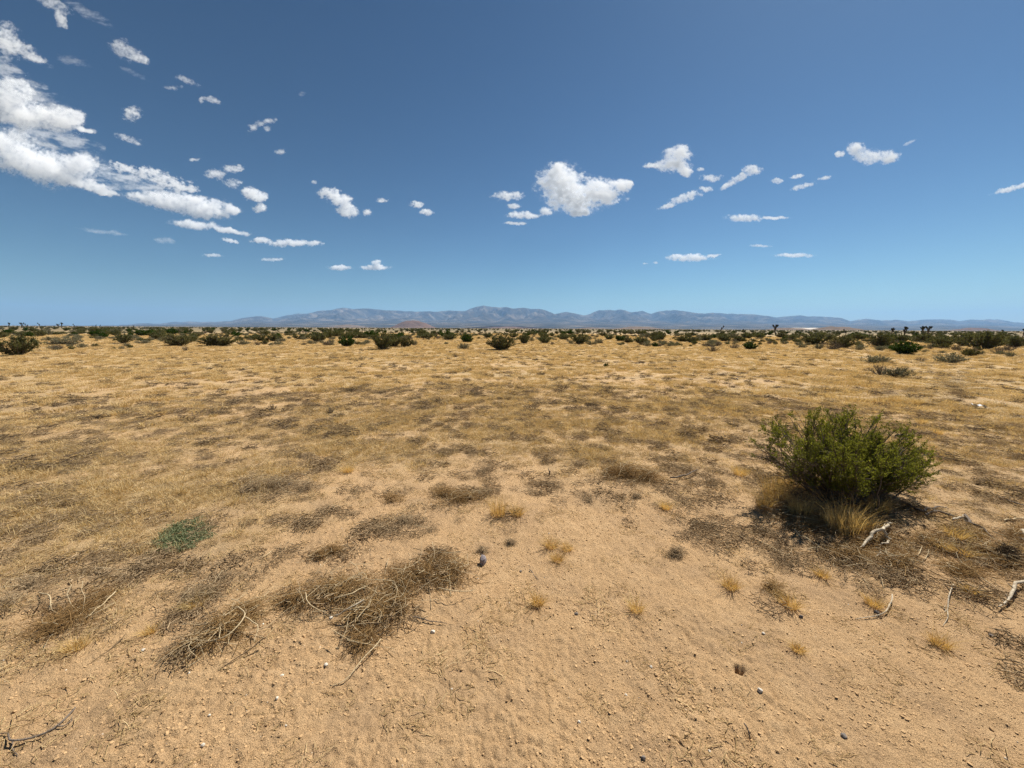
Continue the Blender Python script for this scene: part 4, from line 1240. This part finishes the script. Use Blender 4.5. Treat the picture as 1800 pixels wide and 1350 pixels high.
# ------------------------------------------------------------------ grass tufts one can count
GT = "golden grass tufts on the bare sand"
TUFTS = [(945, 1061, 24, "golden tuft of grass in the sand right of the brush pile's end"),
         (1118, 1074, 24, "small golden tuft alone in the middle sand"),
         (1284, 1033, 28, "slim golden tuft left below the twig litter"),
         (1388, 1067, 30, "golden tuft beside a tangle of dark weeds, left of the hooked pale stick"),
         (1445, 1014, 18, "short tuft among twigs above the hooked pale stick"),
         (1535, 1064, 20, "rounded tuft touching the hooked pale stick"),
         (1652, 1135, 26, "round golden tuft below the upright wavy pale stick"),
         (1706, 1045, 20, "small tuft right of the upright wavy pale stick"),
         (1678, 947, 28, "golden tuft with a dark shadow under the dark sinuous branch"),
         (1402, 1143, 16, "sparse flat tuft low in the open sand"),
         (968, 962, 22, "left one of two joined tufts in the sand tongue"),
         (996, 966, 16, "right one of two joined tufts in the sand tongue"),
         (980, 986, 16, "small pale tuft just below the two joined ones"),
         (1170, 894, 18, "pointed pale tuft below the twiggy mound"),
         (875, 905, 34, "tall straw tuft, left of a pair at the sand's upper edge"),
         (908, 905, 28, "straw tuft, right of a pair at the sand's upper edge"),
         (1362, 875, 66, "tall dry grass clump at the left foot of the green bush"),
         (1342, 893, 34, "low dry grass clump beside the tall one left of the bush"),
         (1432, 868, 50, "orange dry grass clump growing inside the green bush"),
         (1484, 936, 74, "tall golden grass clump in front of the green bush"),
         (1514, 934, 46, "shorter golden grass clump in front of the bush by its shadow"),
         (1460, 925, 36, "thin grass clump left of the tall golden one"),
         (1405, 905, 44, "loose dry grass between the tall clump and the bush's left foot"),
         (1385, 858, 52, "reddish dry grass under the drying leaves of the bush"),
         (1545, 900, 34, "thin dry grass in the shade right of the bush's foot"),
         (1300, 835, 22, "flat golden grass clump left of the green bush"),
         (1656, 966, 22, "faint tuft among twigs right of the forked bleached branch"),
         (1690, 976, 22, "loose dry tuft right of the faint one among twigs"),
         (1648, 763, 14, "little tuft alone right of the bush top"),
         (133, 1141, 26, "yellow flattened tuft by the left brush"),
         (263, 1112, 16, "small tuft casting a long shadow left of the brush pile"),
         (345, 1066, 24, "yellow green tuft among grey weeds"),
         (612, 830, 18, "straw tuft in the field above the grey weed mat"),
         (1620, 745, 16, "straw tuft behind the bush's right shoulder"),
         (1575, 706, 14, "golden tuft on the low dark bank, left of two"),
         (1612, 711, 15, "golden tuft on the low dark bank, right of two")]
for i, (px, py, hp, lab) in enumerate(TUFTS):
    p = G(px, py); dd = dist(p)
    hgt = hp / F_PX * dd * 1.0 * random.uniform(.85, 1.15)
    nb = int(170 + 130 * min(1, hgt / .25))
    me = tuft_mesh("grass_tuft", 300 + i, nb, hgt * .26 + .012, hgt, .0020, .45 if hp > 30 else .95, M_GOLD)
    o = obj("grass_tuft", me, loc=p)
    tag(o, lab, "grass tuft", GT)

# ------------------------------------------------------------------ sticks and branches on the ground
def spline(pts, n):
    pts = np.asarray(pts, float)
    if len(pts) < 3:
        t = np.linspace(0, 1, n)[:, None]; return pts[0] * (1 - t) + pts[-1] * t
    d = np.concatenate([[0], np.cumsum(np.linalg.norm(np.diff(pts, axis=0), axis=1))])
    out = []
    for s in np.linspace(0, d[-1], n):
        i = min(np.searchsorted(d, s, 'right') - 1, len(pts) - 2); i = max(i, 0)
        t = (s - d[i]) / (d[i + 1] - d[i] + 1e-9)
        p0 = pts[max(i - 1, 0)]; p1 = pts[i]; p2 = pts[i + 1]; p3 = pts[min(i + 2, len(pts) - 1)]
        out.append(.5 * ((2 * p1) + (-p0 + p2) * t + (2 * p0 - 5 * p1 + 4 * p2 - p3) * t * t + (-p0 + 3 * p1 - 3 * p2 + p3) * t ** 3))
    return np.array(out)


def stick_pts(px_pts, th, lift=(0, 0), seed=0, n=22):
    g = np.random.default_rng(seed)
    P = np.array([G(a, b) for a, b in px_pts])
    dd = dist(P.mean(0)); r = th / 2 / F_PX * dd
    lf = np.interp(np.linspace(0, 1, len(P)), np.linspace(0, 1, len(lift)), lift)
    # raise along the line of sight so that the stick keeps its place in the view
    cam0 = np.array([0, 0, CAM_H])
    for i in range(len(P)):
        v = P[i] - cam0; k = (lf[i] + r * .7) / -v[2]
        P[i] = P[i] - v * k
    S = spline(P, n)
    kn = np.linspace(0, 1, 7); wob = g.normal(size=(7, 3)) * r * .45
    S += np.stack([np.interp(np.linspace(0, 1, n), kn, wob[:, c]) for c in range(3)], 1)
    rad = r * np.interp(np.linspace(0, 1, n), [0, .12, .6, 1], [.55, .66, .55, .25]) * g.uniform(.94, 1.07, n)
    return S, rad


STICKS = [
    ("branch", "bleached forked branch propped up in front of the green bush", 'bone', [([(1552, 929), (1536, 935), (1533, 945), (1508, 963)], 7.5, (.09, .08, .06, .03)), ([(1551, 929), (1557, 940), (1565, 949)], 6.5, (.09, .06, .02)), ([(1562, 950), (1556, 955), (1543, 958)], 5, (.03, .03, .02)), ([(1550, 929), (1560, 924), (1570, 918)], 7, (.09, .05, .02))]),
    ("stick", "short pale stick just below the forked branch", 'bone', [([(1548, 971), (1536, 981)], 4, (.01, 0))]),
    ("stick", "upright wavy bleached stick standing clear on the sand", 'bone', [([(1676, 1027), (1668, 1046), (1667, 1063), (1665, 1083), (1657, 1099)], 3.2, (.02, .01, 0)), ([(1662, 1064), (1662, 1077)], 2.5, (0, 0))]),
    ("stick", "hooked bleached stick curving to a dark tapering end", 'bone', [([(1568, 1043), (1565, 1059), (1556, 1076), (1535, 1083), (1503, 1088)], 3.4, (.03, .01, 0))]),
    ("branch", "thick bleached branch cut by the right edge", 'bone', [([(1818, 1012), (1800, 1018), (1793, 1022), (1780, 1037), (1776, 1048), (1767, 1061), (1758, 1071)], 8, (.05, .03, 0))]),
    ("stick", "long straight thin stick leading to the thick edge branch", 'pale', [([(1687, 987), (1709, 1002), (1730, 1020), (1774, 1046)], 3.2, (0, .01, 0))]),
    ("branch", "dark sinuous branch lying right of the bush, nearest its foot", 'dark', [([(1590, 880), (1604, 891), (1620, 896), (1648, 891), (1664, 893)], 6, (0, .03, 0))]),
    ("branch", "dark curved branch lying in the middle right of the bush", 'dark', [([(1630, 905), (1643, 899), (1667, 904), (1698, 909)], 6, (.02, .02, 0))]),
    ("branch", "dark branch bending down towards the right, last of three", 'dark', [([(1698, 903), (1707, 918), (1726, 927), (1747, 944)], 7, (.03, .02, 0))]),
    ("stick", "pale broken stub between two dark branches", 'bone', [([(1676, 912), (1693, 906)], 5, (.02, .02))]),
    ("stick", "pale thin stick by the right edge above the burnt clump", 'pale', [([(1765, 915), (1805, 908)], 3.5, (.01, .01))]),
    ("branch", "dark thin branch at the right edge behind the others", 'dark', [([(1755, 873), (1778, 880), (1810, 892)], 4, (.01, .02))]),
    ("stick", "thick pale stump of wood on the right edge", 'bone', [([(1795, 931), (1803, 952)], 10, (.02, .02))]),
    ("stick", "kinked pale twig right of the forked branch", 'pale', [([(1620, 959), (1617, 972), (1602, 983)], 2.6, (.02, 0))]),
    ("stick", "thin pale twig parallel to the kinked one", 'pale', [([(1633, 967), (1630, 976), (1621, 988)], 2.2, (.02, 0))]),
    ("stick", "bent pale twig above the upright wavy stick", 'pale', [([(1612, 1018), (1598, 1024), (1592, 1033)], 2.6, (.02, 0))]),
    ("stick", "thin leaning twig touching the bent pale twig", 'pale', [([(1593, 989), (1604, 1003), (1611, 1016)], 2.2, (.02, 0))]),
    ("stick", "thin pale twig above the hooked stick", 'pale', [([(1544, 1006), (1550, 1020), (1554, 1035)], 2.2, (.02, 0))]),
    ("stick", "pale twig in the litter left below the green bush", 'pale', [([(1396, 929), (1405, 940), (1415, 948), (1443, 963)], 2.8, (.03, .01, .02))]),
    ("stick", "long curved pale twig left of the litter pile", 'pale', [([(1322, 944), (1353, 960), (1374, 972), (1387, 974), (1392, 965)], 2.6, (.01, .02, .03))]),
    ("stick", "short straight twig below the long curved one", 'pale', [([(1365, 985), (1380, 991), (1396, 1001)], 2.2, (0, .01))]),
    ("branch", "dark crooked branch in the lower left corner", 'dark', [([(133, 1243), (111, 1265), (81, 1287), (48, 1297), (18, 1299), (13, 1288), (-6, 1289)], 5.5, (.0, .008, .014, .0)), ([(100, 1275), (118, 1271), (128, 1258)], 3, (.008, .01)), ([(20, 1299), (24, 1316), (30, 1330)], 3.5, (.006, 0))]),
    ("stick", "long thin stick on the sand left of the brush pile", 'twig', [([(222, 1115), (189, 1143), (152, 1170)], 2.6, (.01, 0))]),
    ("stick", "pale stick leaning on the left brush", 'pale', [([(204, 1039), (174, 1068), (148, 1088)], 3, (.05, .02, .01))]),
    ("stick", "hooped pale twig arching over the burrow mouth", 'pale', [([(68, 1041), (84, 1045), (88, 1058), (78, 1072), (56, 1082)], 3.2, (.01, .05, .05, .0))]),
    ("stick", "straight brown stick below the left brush pile", 'twig', [([(470, 1118), (430, 1147), (385, 1177)], 3.4, (.05, .02, 0))]),
    ("stick", "pale forked stick lying over the left brush pile", 'pale', [([(417, 1065), (430, 1083), (400, 1117), (355, 1131), (328, 1148)], 3.4, (.06, .07, .05, .03, .01)), ([(430, 1083), (452, 1100), (448, 1128)], 2.8, (.07, .04, .02))]),
    ("stick", "pale stick poking out of the left brush pile's tail", 'pale', [([(350, 1161), (313, 1182)], 3, (.03, 0))]),
    ("stick", "long bent stick trailing from the middle brush pile onto bare sand", 'pale', [([(670, 1122), (639, 1157), (606, 1196), (579, 1205)], 3.4, (.04, .02, .01, 0))]),
    ("stick", "thick pale stick sticking out of the middle brush pile", 'bone', [([(640, 1054), (610, 1071), (581, 1089)], 4, (.07, .05, .01))]),
    ("stick", "dark twig lying right of the middle brush pile", 'dark', [([(726, 1083), (757, 1091), (787, 1095)], 3, (.01, .01))]),
    ("stick", "curved pale twig on top of the middle brush pile", 'pale', [([(536, 1041), (542, 1060), (556, 1070), (573, 1077)], 2.8, (.05, .06, .02))]),
    ("stick", "long pale twig across the top of the middle brush pile", 'pale', [([(588, 1050), (615, 1044), (647, 1029)], 2.8, (.06, .07, .05))]),
    ("stick", "pale twig across the right brush pile", 'pale', [([(771, 1033), (800, 1039), (835, 1037)], 2.8, (.05, .06, .03))]),
    ("stick", "small dark twig right of the purple grey stone", 'dark', [([(931, 1002), (938, 1010), (946, 1019)], 3, (0, 0))]),
    ("branch", "weathered branch lying on the grass right of the twiggy mound", 'dark', [([(1180, 840), (1203, 836), (1226, 824)], 4, (.02, .04, .05))]),
    ("stick", "short dark stub standing upright in the field", 'dark', [([(965, 835), (965, 829), (965, 823)], 4, (.0, .035, .07))]),
    ("stick", "small dark bent stick near the bottom of the picture", 'dark', [([(1309, 1272), (1317, 1288), (1318, 1301)], 4, (.03, .02, .0))]),
    ("log", "short charred log behind the green bush's right shoulder", 'burnt', [([(1576, 764), (1590, 765), (1604, 766)], 7, (.03, .03, .03))]),
    ("stick", "thin twig lying in the sand right of the golden tufts", 'twig', [([(1345, 1074), (1358, 1081), (1378, 1094)], 2.2, (0, 0))]),
    ("stick", "twig beside the green grey mat plant", 'pale', [([(478, 968), (466, 977), (440, 984)], 2.2, (0, .01))]),
    ("stick", "thin pale grass stem lying left of the round golden tuft", 'pale', [([(1498, 1003), (1512, 1012), (1530, 1030)], 2, (0, .01))]),
]
M_BURNT = wood_mat("charred_wood", (.018, .017, .016), (.045, .042, .040), 40)
SM = {'bone': M_BONE, 'pale': M_PALE, 'dark': M_DARKW, 'twig': M_TWIG, 'burnt': M_BURNT}
for i, (nm, lab, mk, lines) in enumerate(STICKS):
    mb = MB()
    for j, (pp, th, lf) in enumerate(lines):
        S, rad = stick_pts(pp, th, lf, 500 + i * 7 + j)
        mb.tube(S, rad, 8, 0, .1)
        if th >= 5:                                  # snapped-off side twigs
            gs = np.random.default_rng(900 + i * 5 + j)
            for q in gs.choice(np.arange(3, 19), 4, replace=False):
                dv = gs.normal(size=3); dv[2] = abs(dv[2]) * .7; dv /= np.linalg.norm(dv)
                L0 = rad[q] * gs.uniform(2.0, 5.5)
                tw = S[q] + dv * np.linspace(0, L0, 5)[:, None] + np.cumsum(gs.normal(size=(5, 3)) * L0 * .05, 0)
                mb.tube(tw, np.linspace(rad[q] * .42, rad[q] * .2, 5), 5, 0, .3)
    c = mb.v[0].mean(0); c[2] = Hs(c[0], c[1])
    for q in range(len(mb.v)): mb.v[q] = mb.v[q] - c
    o = obj(nm, mb.mesh(nm, SM[mk], True), loc=c)
    tag(o, lab, nm, "dead sticks and branches on the sand")

# ------------------------------------------------------------------ brush piles: tangles of dead twigs
def brush_pile(label, blobs, nfine, npale, hmax, seed, fine=None, ln=(.06, .2), group="heaps of dead brush", name="brush_pile"):
    g = np.random.default_rng(seed)
    ctr = G(blobs[0][0], blobs[0][1])
    dd = dist(ctr)
    W = np.array([b[2] * b[3] for b in blobs], float); W /= W.sum()

    def place(n, l0, l1, rz, zoff):
        bi = g.choice(len(blobs), n, p=W)
        a = g.random(n) * 6.283; q = np.minimum(np.abs(g.normal(0, .55, n)), 1.4)
        px = np.array([blobs[b][0] for b in bi]) + np.cos(a) * q * np.array([blobs[b][2] for b in bi])
        py = np.array([blobs[b][1] for b in bi]) + np.sin(a) * q * np.array([blobs[b][3] for b in bi])
        dn = Fw[None] + Rt[None] * ((px - 900) / F_PX)[:, None] + Up[None] * ((675 - py) / F_PX)[:, None]
        t = CAM_H / -dn[:, 2]; x = dn[:, 0] * t; y = dn[:, 1] * t
        z = H(x, y) + hmax * np.clip(1 - q * q * .8, .05, 1) * g.random(n) ** 1.3 + zoff
        th = g.random(n) * 6.283; L_ = g.uniform(l0, l1, n)
        d = np.stack([np.cos(th), np.sin(th), g.normal(0, rz, n)], 1)
        s = np.linspace(-.5, .5, 6)
        cv = g.normal(size=(n, 3)) * np.array([.5, .5, .16])
        P = np.stack([x, y, z], 1)[:, None] + d[:, None] * (L_[:, None] * s)[..., None] + cv[:, None] * (L_[:, None] * (s * s - .1) * 2)[..., None]
        P = P + np.cumsum(g.normal(size=(n, 6, 3)), 1) * .03 * L_[:, None, None]
        gz = H(P[..., 0].ravel(), P[..., 1].ravel()).reshape(n, 6)
        P[..., 2] = np.maximum(P[..., 2], gz + .001)
        return P - ctr
    root = bpy.data.objects.new(name, None); COL.objects.link(root); root.location = ctr
    P = place(nfine, ln[0], ln[1], .22, 0)
    mb = MB(); mb.tubes(P, np.linspace(.0012, .0006, 6)[None] * g.uniform(.6, 1.4, (len(P), 1)), 3, 0, g.random(len(P)))
    obj("fine_twigs", mb.mesh("fine_twigs", fine or M_DRYB), root)
    if npale:
        P = place(npale, ln[0] * 1.4, ln[1] * 1.5, .18, hmax * .25)
        mb = MB(); mb.tubes(P, np.linspace(.0020, .0009, 6)[None] * g.uniform(.6, 1.3, (len(P), 1)), 4, 0, g.random(len(P)) * .5)
        obj("bleached_twigs", mb.mesh("bleached_twigs", M_PALE), root)
    tag(root, label, "brush", group)


M_BRUSH = leaf_mat("brown_brush", [(0, (.15, .085, .034)), (.5, (.27, .160, .066)), (1, (.44, .29, .13))], .1)
M_DKB = leaf_mat("dark_brush", [(0, (.030, .021, .014)), (.6, (.075, .052, .033)), (1, (.20, .145, .09))], .1)
brush_pile("middle brush pile, the largest tangle of dead twigs on the sand", [(600, 1048, 95, 32), (520, 1066, 50, 18), (650, 1085, 60, 35), (640, 1125, 28, 35), (690, 1070, 30, 25)], 1600, 110, .05, 1, M_BRUSH)
brush_pile("right brush pile ending at the purple grey stone", [(745, 1020, 70, 28), (790, 1010, 45, 30), (700, 1040, 40, 25), (765, 990, 40, 15)], 1050, 50, .045, 2, M_BRUSH)
brush_pile("left brush pile, small slanting tangle of dead twigs", [(395, 1118, 45, 30), (430, 1085, 35, 28), (350, 1145, 30, 15)], 560, 36, .045, 3, M_BRUSH)
brush_pile("brown brush heap at the left of the bare sand", [(110, 1105, 55, 22), (150, 1080, 45, 25), (180, 1055, 30, 18), (90, 1120, 30, 12)], 520, 16, .035, 4, M_BRUSH)
brush_pile("tangle of brown twigs on a low mound in the field", [(1105, 845, 48, 15), (1080, 838, 30, 12), (1140, 850, 30, 12)], 900, 40, .10, 5, M_BRUSH, (.08, .28))
brush_pile("dark dry weed heap in the field left of the middle", [(490, 862, 55, 10), (540, 865, 30, 8), (445, 868, 25, 7)], 500, 12, .09, 6, M_LITTER, (.08, .25))
brush_pile("brown weed tangle left of the tall straw pair", [(815, 880, 45, 14), (780, 872, 30, 10), (690, 880, 25, 8)], 700, 14, .06, 7, M_BRUSH)
brush_pile("grey flattened weed mat above the right brush pile", [(715, 918, 50, 18), (670, 930, 30, 16), (760, 935, 25, 10)], 600, 8, .03, 8, M_LITTER, (.03, .1))
brush_pile("litter of broken twigs spread under the green bush", [(1440, 930, 75, 26), (1380, 900, 45, 28), (1530, 960, 60, 22), (1490, 985, 70, 20), (1580, 1000, 40, 26)], 2900, 150, .05, 9, M_BRUSH, (.05, .18))
brush_pile("twig litter right of the forked branch along the dark branches", [(1640, 965, 60, 24), (1700, 950, 60, 24), (1760, 990, 40, 25), (1620, 915, 40, 12), (1730, 975, 60, 18), (1790, 945, 30, 25), (1690, 1010, 50, 18)], 2700, 120, .04, 10, M_BRUSH, (.05, .16))
brush_pile("dark burnt looking weed clump near the right edge", [(1768, 985, 20, 14)], 700, 4, .09, 11, M_DKB, (.04, .11))
brush_pile("small dark weed tangle beside a golden tuft on the sand", [(1356, 1040, 16, 14), (1368, 1052, 10, 8)], 220, 3, .04, 12, M_BRUSH, (.03, .09))
brush_pile("dark weed tuft in the sand left of the slim golden tuft", [(1188, 978, 18, 10)], 220, 3, .05, 13, M_LITTER, (.03, .1))
brush_pile("brown weeds above the right brush pile", [(585, 972, 30, 8), (565, 980, 20, 6)], 260, 8, .05, 14, M_BRUSH, (.04, .12))
brush_pile("heap of grey weeds and stalks around the yellow green tuft", [(345, 1055, 32, 16), (375, 1045, 20, 10)], 350, 14, .05, 15, M_LITTER, (.04, .14))
brush_pile("dead leafless branches on the low dark bank", [(1660, 682, 32, 5), (1690, 686, 15, 5)], 160, 30, .45, 16, M_DRYB, (.3, .9))
brush_pile("dark weeds and clods along the low bank", [(1600, 695, 60, 6), (1680, 700, 45, 8), (1560, 697, 30, 5)], 700, 0, .10, 17, M_LITTER, (.1, .3))
brush_pile("grey weed patch left of the yellow green tuft", [(250, 1000, 60, 20), (180, 1010, 60, 16), (390, 1015, 50, 14)], 600, 10, .03, 18, M_LITTER, (.03, .1))
brush_pile("grey weeds round the burrow at the left edge", [(60, 1030, 60, 20), (20, 1060, 30, 18)], 330, 8, .04, 19, M_LITTER, (.04, .12))
for k, (px, py, w, lab) in enumerate([(848, 968, 9, "tiny dark weed above the purple grey stone"), (1118, 880, 14, "dark low weed patch under the twiggy mound"),
                                      (555, 925, 14, "small dark round weed on the sand between mats"), (853, 828, 22, "grey weed clump left of the upright stub"),
                                      (1035, 885, 22, "grey weeds at the head of the sand tongue"), (898, 955, 10, "dark weed speck left of the two joined tufts")]):
    brush_pile(lab, [(px, py, w * .8, w * .36)], 90, 0, .035, 30 + k, M_LITTER, (.03, .09), "small dark weeds on the sand", "dry_weed")

# ------------------------------------------------------------------ grey green mat plant
def mat_plant():
    g = np.random.default_rng(9)
    ctr = G(322, 946)
    mb = MB(); C = []; St = []
    for _ in range(330):
        a = g.random() * 6.283; q = math.sqrt(g.random())
        u = math.cos(a) * q; v = math.sin(a) * q
        px = 322 + u * 44 + v * 6; py = 946 + v * 23 - u * 15
        d = pdir(px, py); t = CAM_H / -d[2]; x, yy = d[0] * t, d[1] * t
        St.append((x, yy))
    St = np.array(St); z = H(St[:, 0], St[:, 1])
    for (x, yy), zz in zip(St, z):
        th = g.random() * 6.283; n = 26
        f = g.random(n)
        L_ = g.uniform(.05, .10)
        C.append(np.stack([x + np.cos(th) * f * L_ + g.normal(0, .006, n), yy + np.sin(th) * f * L_ + g.normal(0, .006, n), zz + .004 + .014 * np.sin(f * 2.4) * g.random() + g.normal(0, .003, n)], 1))
    C = np.concatenate(C) - ctr
    mb.leaves(C, g.uniform(.008, .013, len(C)), None, 0, np.clip(g.normal(.5, .25, len(C)), 0, 1), .6, g)
    o = obj("mat_plant", mb.mesh("mat_plant", M_MAT), loc=ctr)
    tag(o, "grey green plant growing as a flat mat on the sand", "plant")


mat_plant()

# ------------------------------------------------------------------ stones
STONES = [(849, 990, 15, 22, 'p', "upright purple grey stone at the end of the right brush pile"),
          (1336, 1215, 9, 8, 'w', "white pebble below the little burrow hole"),
          (761, 1112, 8, 7, 'w', "white pebble right below the middle brush pile"),
          (582, 1087, 7, 6, 'w', "white pebble at the tip of the thick pale stick"),
          (534, 1119, 7, 6, 'c', "tan pebble left below the middle brush pile"),
          (573, 1169, 8, 5, 'w', "flat pale stone chip beside the long bent stick"),
          (496, 1188, 7, 4, 'w', "small pale chip left of the long bent stick's end"),
          (487, 1228, 6, 5, 'w', "pale pebble alone low on the left sand"),
          (357, 1311, 7, 7, 'w', "pale oblong pebble near the lower left bottom"),
          (368, 1258, 5, 4, 'w', "tiny white pebble above the oblong one"),
          (252, 1143, 7, 4, 'w', "pale chip below the small tuft with long shadow"),
          (1018, 1270, 6, 5, 'w', "pale pebble low in the middle sand"),
          (1153, 1186, 8, 5, 'c', "tan stone, lower of two in the middle sand"),
          (1144, 1173, 6, 5, 'w', "pale stone, upper of two in the middle sand"),
          (1342, 1114, 6, 4, 'w', "pale chip below the golden tuft and dark weeds"),
          (1013, 1080, 7, 5, 'd', "dark pebble left of the lone middle tuft"),
          (1131, 1333, 8, 7, 'd', "dark pebble at the very bottom of the sand"),
          (1483, 1295, 11, 8, 'd', "dark stone low on the right sand"),
          (1408, 1085, 7, 6, 'd', "dark pebble right of the tuft with dark weeds"),
          (1541, 1077, 8, 6, 'd', "dark pebble in the bend of the hooked stick"),
          (1742, 1117, 9, 6, 'd', "dark pebble right of the round golden tuft"),
          (915, 1005, 5, 4, 'd', "dark speck of stone left of the small dark twig"),
          (510, 852, 8, 5, 'd', "dark pebble above the dry weed heap"),
          (415, 853, 12, 3, 'd', "flat dark chip left above the dry weed heap")]
SMAT = {'p': M_PSTONE, 'w': M_WSTONE, 'd': M_DSTONE, 'c': M_CLOD}
for i, (px, py, w, hp, mk, lab) in enumerate(STONES):
    p = G(px, py); dd = dist(p)
    o = obj("stone", stone_mesh("stone", 800 + i, SMAT[mk], 2, 1.0, .16), loc=p)
    s = w / 2 / F_PX * dd
    o.scale = (s, s * .8, hp / 2 / F_PX * dd * (.95 if mk == 'p' else .95)); o.rotation_euler = (0, 0, random.uniform(0, 6.28))
    o.location[2] += o.scale[2] * .45
    tag(o, lab, "stone", "stones and pebbles on the sand")

# a crumpled white scrap on the grass
def scrap():
    p = G(1720, 717); dd = dist(p); w = 19 / F_PX * dd
    n, m = 14, 5
    g = np.random.default_rng(4)
    U, V = np.meshgrid(np.linspace(-.5, .5, n), np.linspace(-.5, .5, m))
    z = .035 + .04 * np.sin(U * 9) * w * 2 + .05 * g.random(U.shape) * w + .22 * w * np.abs(V)
    top = np.stack([U * w, V * w * .45, z], -1)
    mb = MB()
    for off, flip in ((0, False), (-.004, True)):
        P = top + np.array([0, 0, off]); idx = np.arange(n * m).reshape(m, n)
        q = np.stack([idx[:-1, :-1], idx[:-1, 1:], idx[1:, 1:], idx[1:, :-1]], -1).reshape(-1, 4)
        mb.add(P.reshape(-1, 3), q[:, ::-1] if flip else q)
    o = obj("scrap", mb.mesh("scrap", M_LITTERW), loc=p)
    o.rotation_euler = (0, .12, -.25)
    tag(o, "crumpled white scrap lying on the grass right of the bush", "litter scrap")


scrap()

# ------------------------------------------------------------------ haze: the air over the plain
def haze():
    t = NT("haze_air")
    v = t.n("ShaderNodeVolumePrincipled")
    v.inputs['Color'].default_value = (.34, .61, 1.0, 1)
    v.inputs['Density'].default_value = HAZE
    v.inputs['Anisotropy'].default_value = 0.1
    t.l(v.outputs[0], t.out.inputs['Volume'])
    X, Y0, Y1, Z0, Z1 = 36000, -33000, 33000, -2.0, 1500
    vs = [(x, y, z) for z in (Z0, Z1) for y in (Y0, Y1) for x in (-X, X)]
    fs = [(0, 2, 3, 1), (4, 5, 7, 6), (0, 1, 5, 4), (2, 6, 7, 3), (0, 4, 6, 2), (1, 3, 7, 5)]
    mb = MB(); mb.add(vs, fs)
    o = obj("haze", mb.mesh("haze", t.m))
    tag(o, kind="stuff")


HAZE = 3.5e-5
haze()
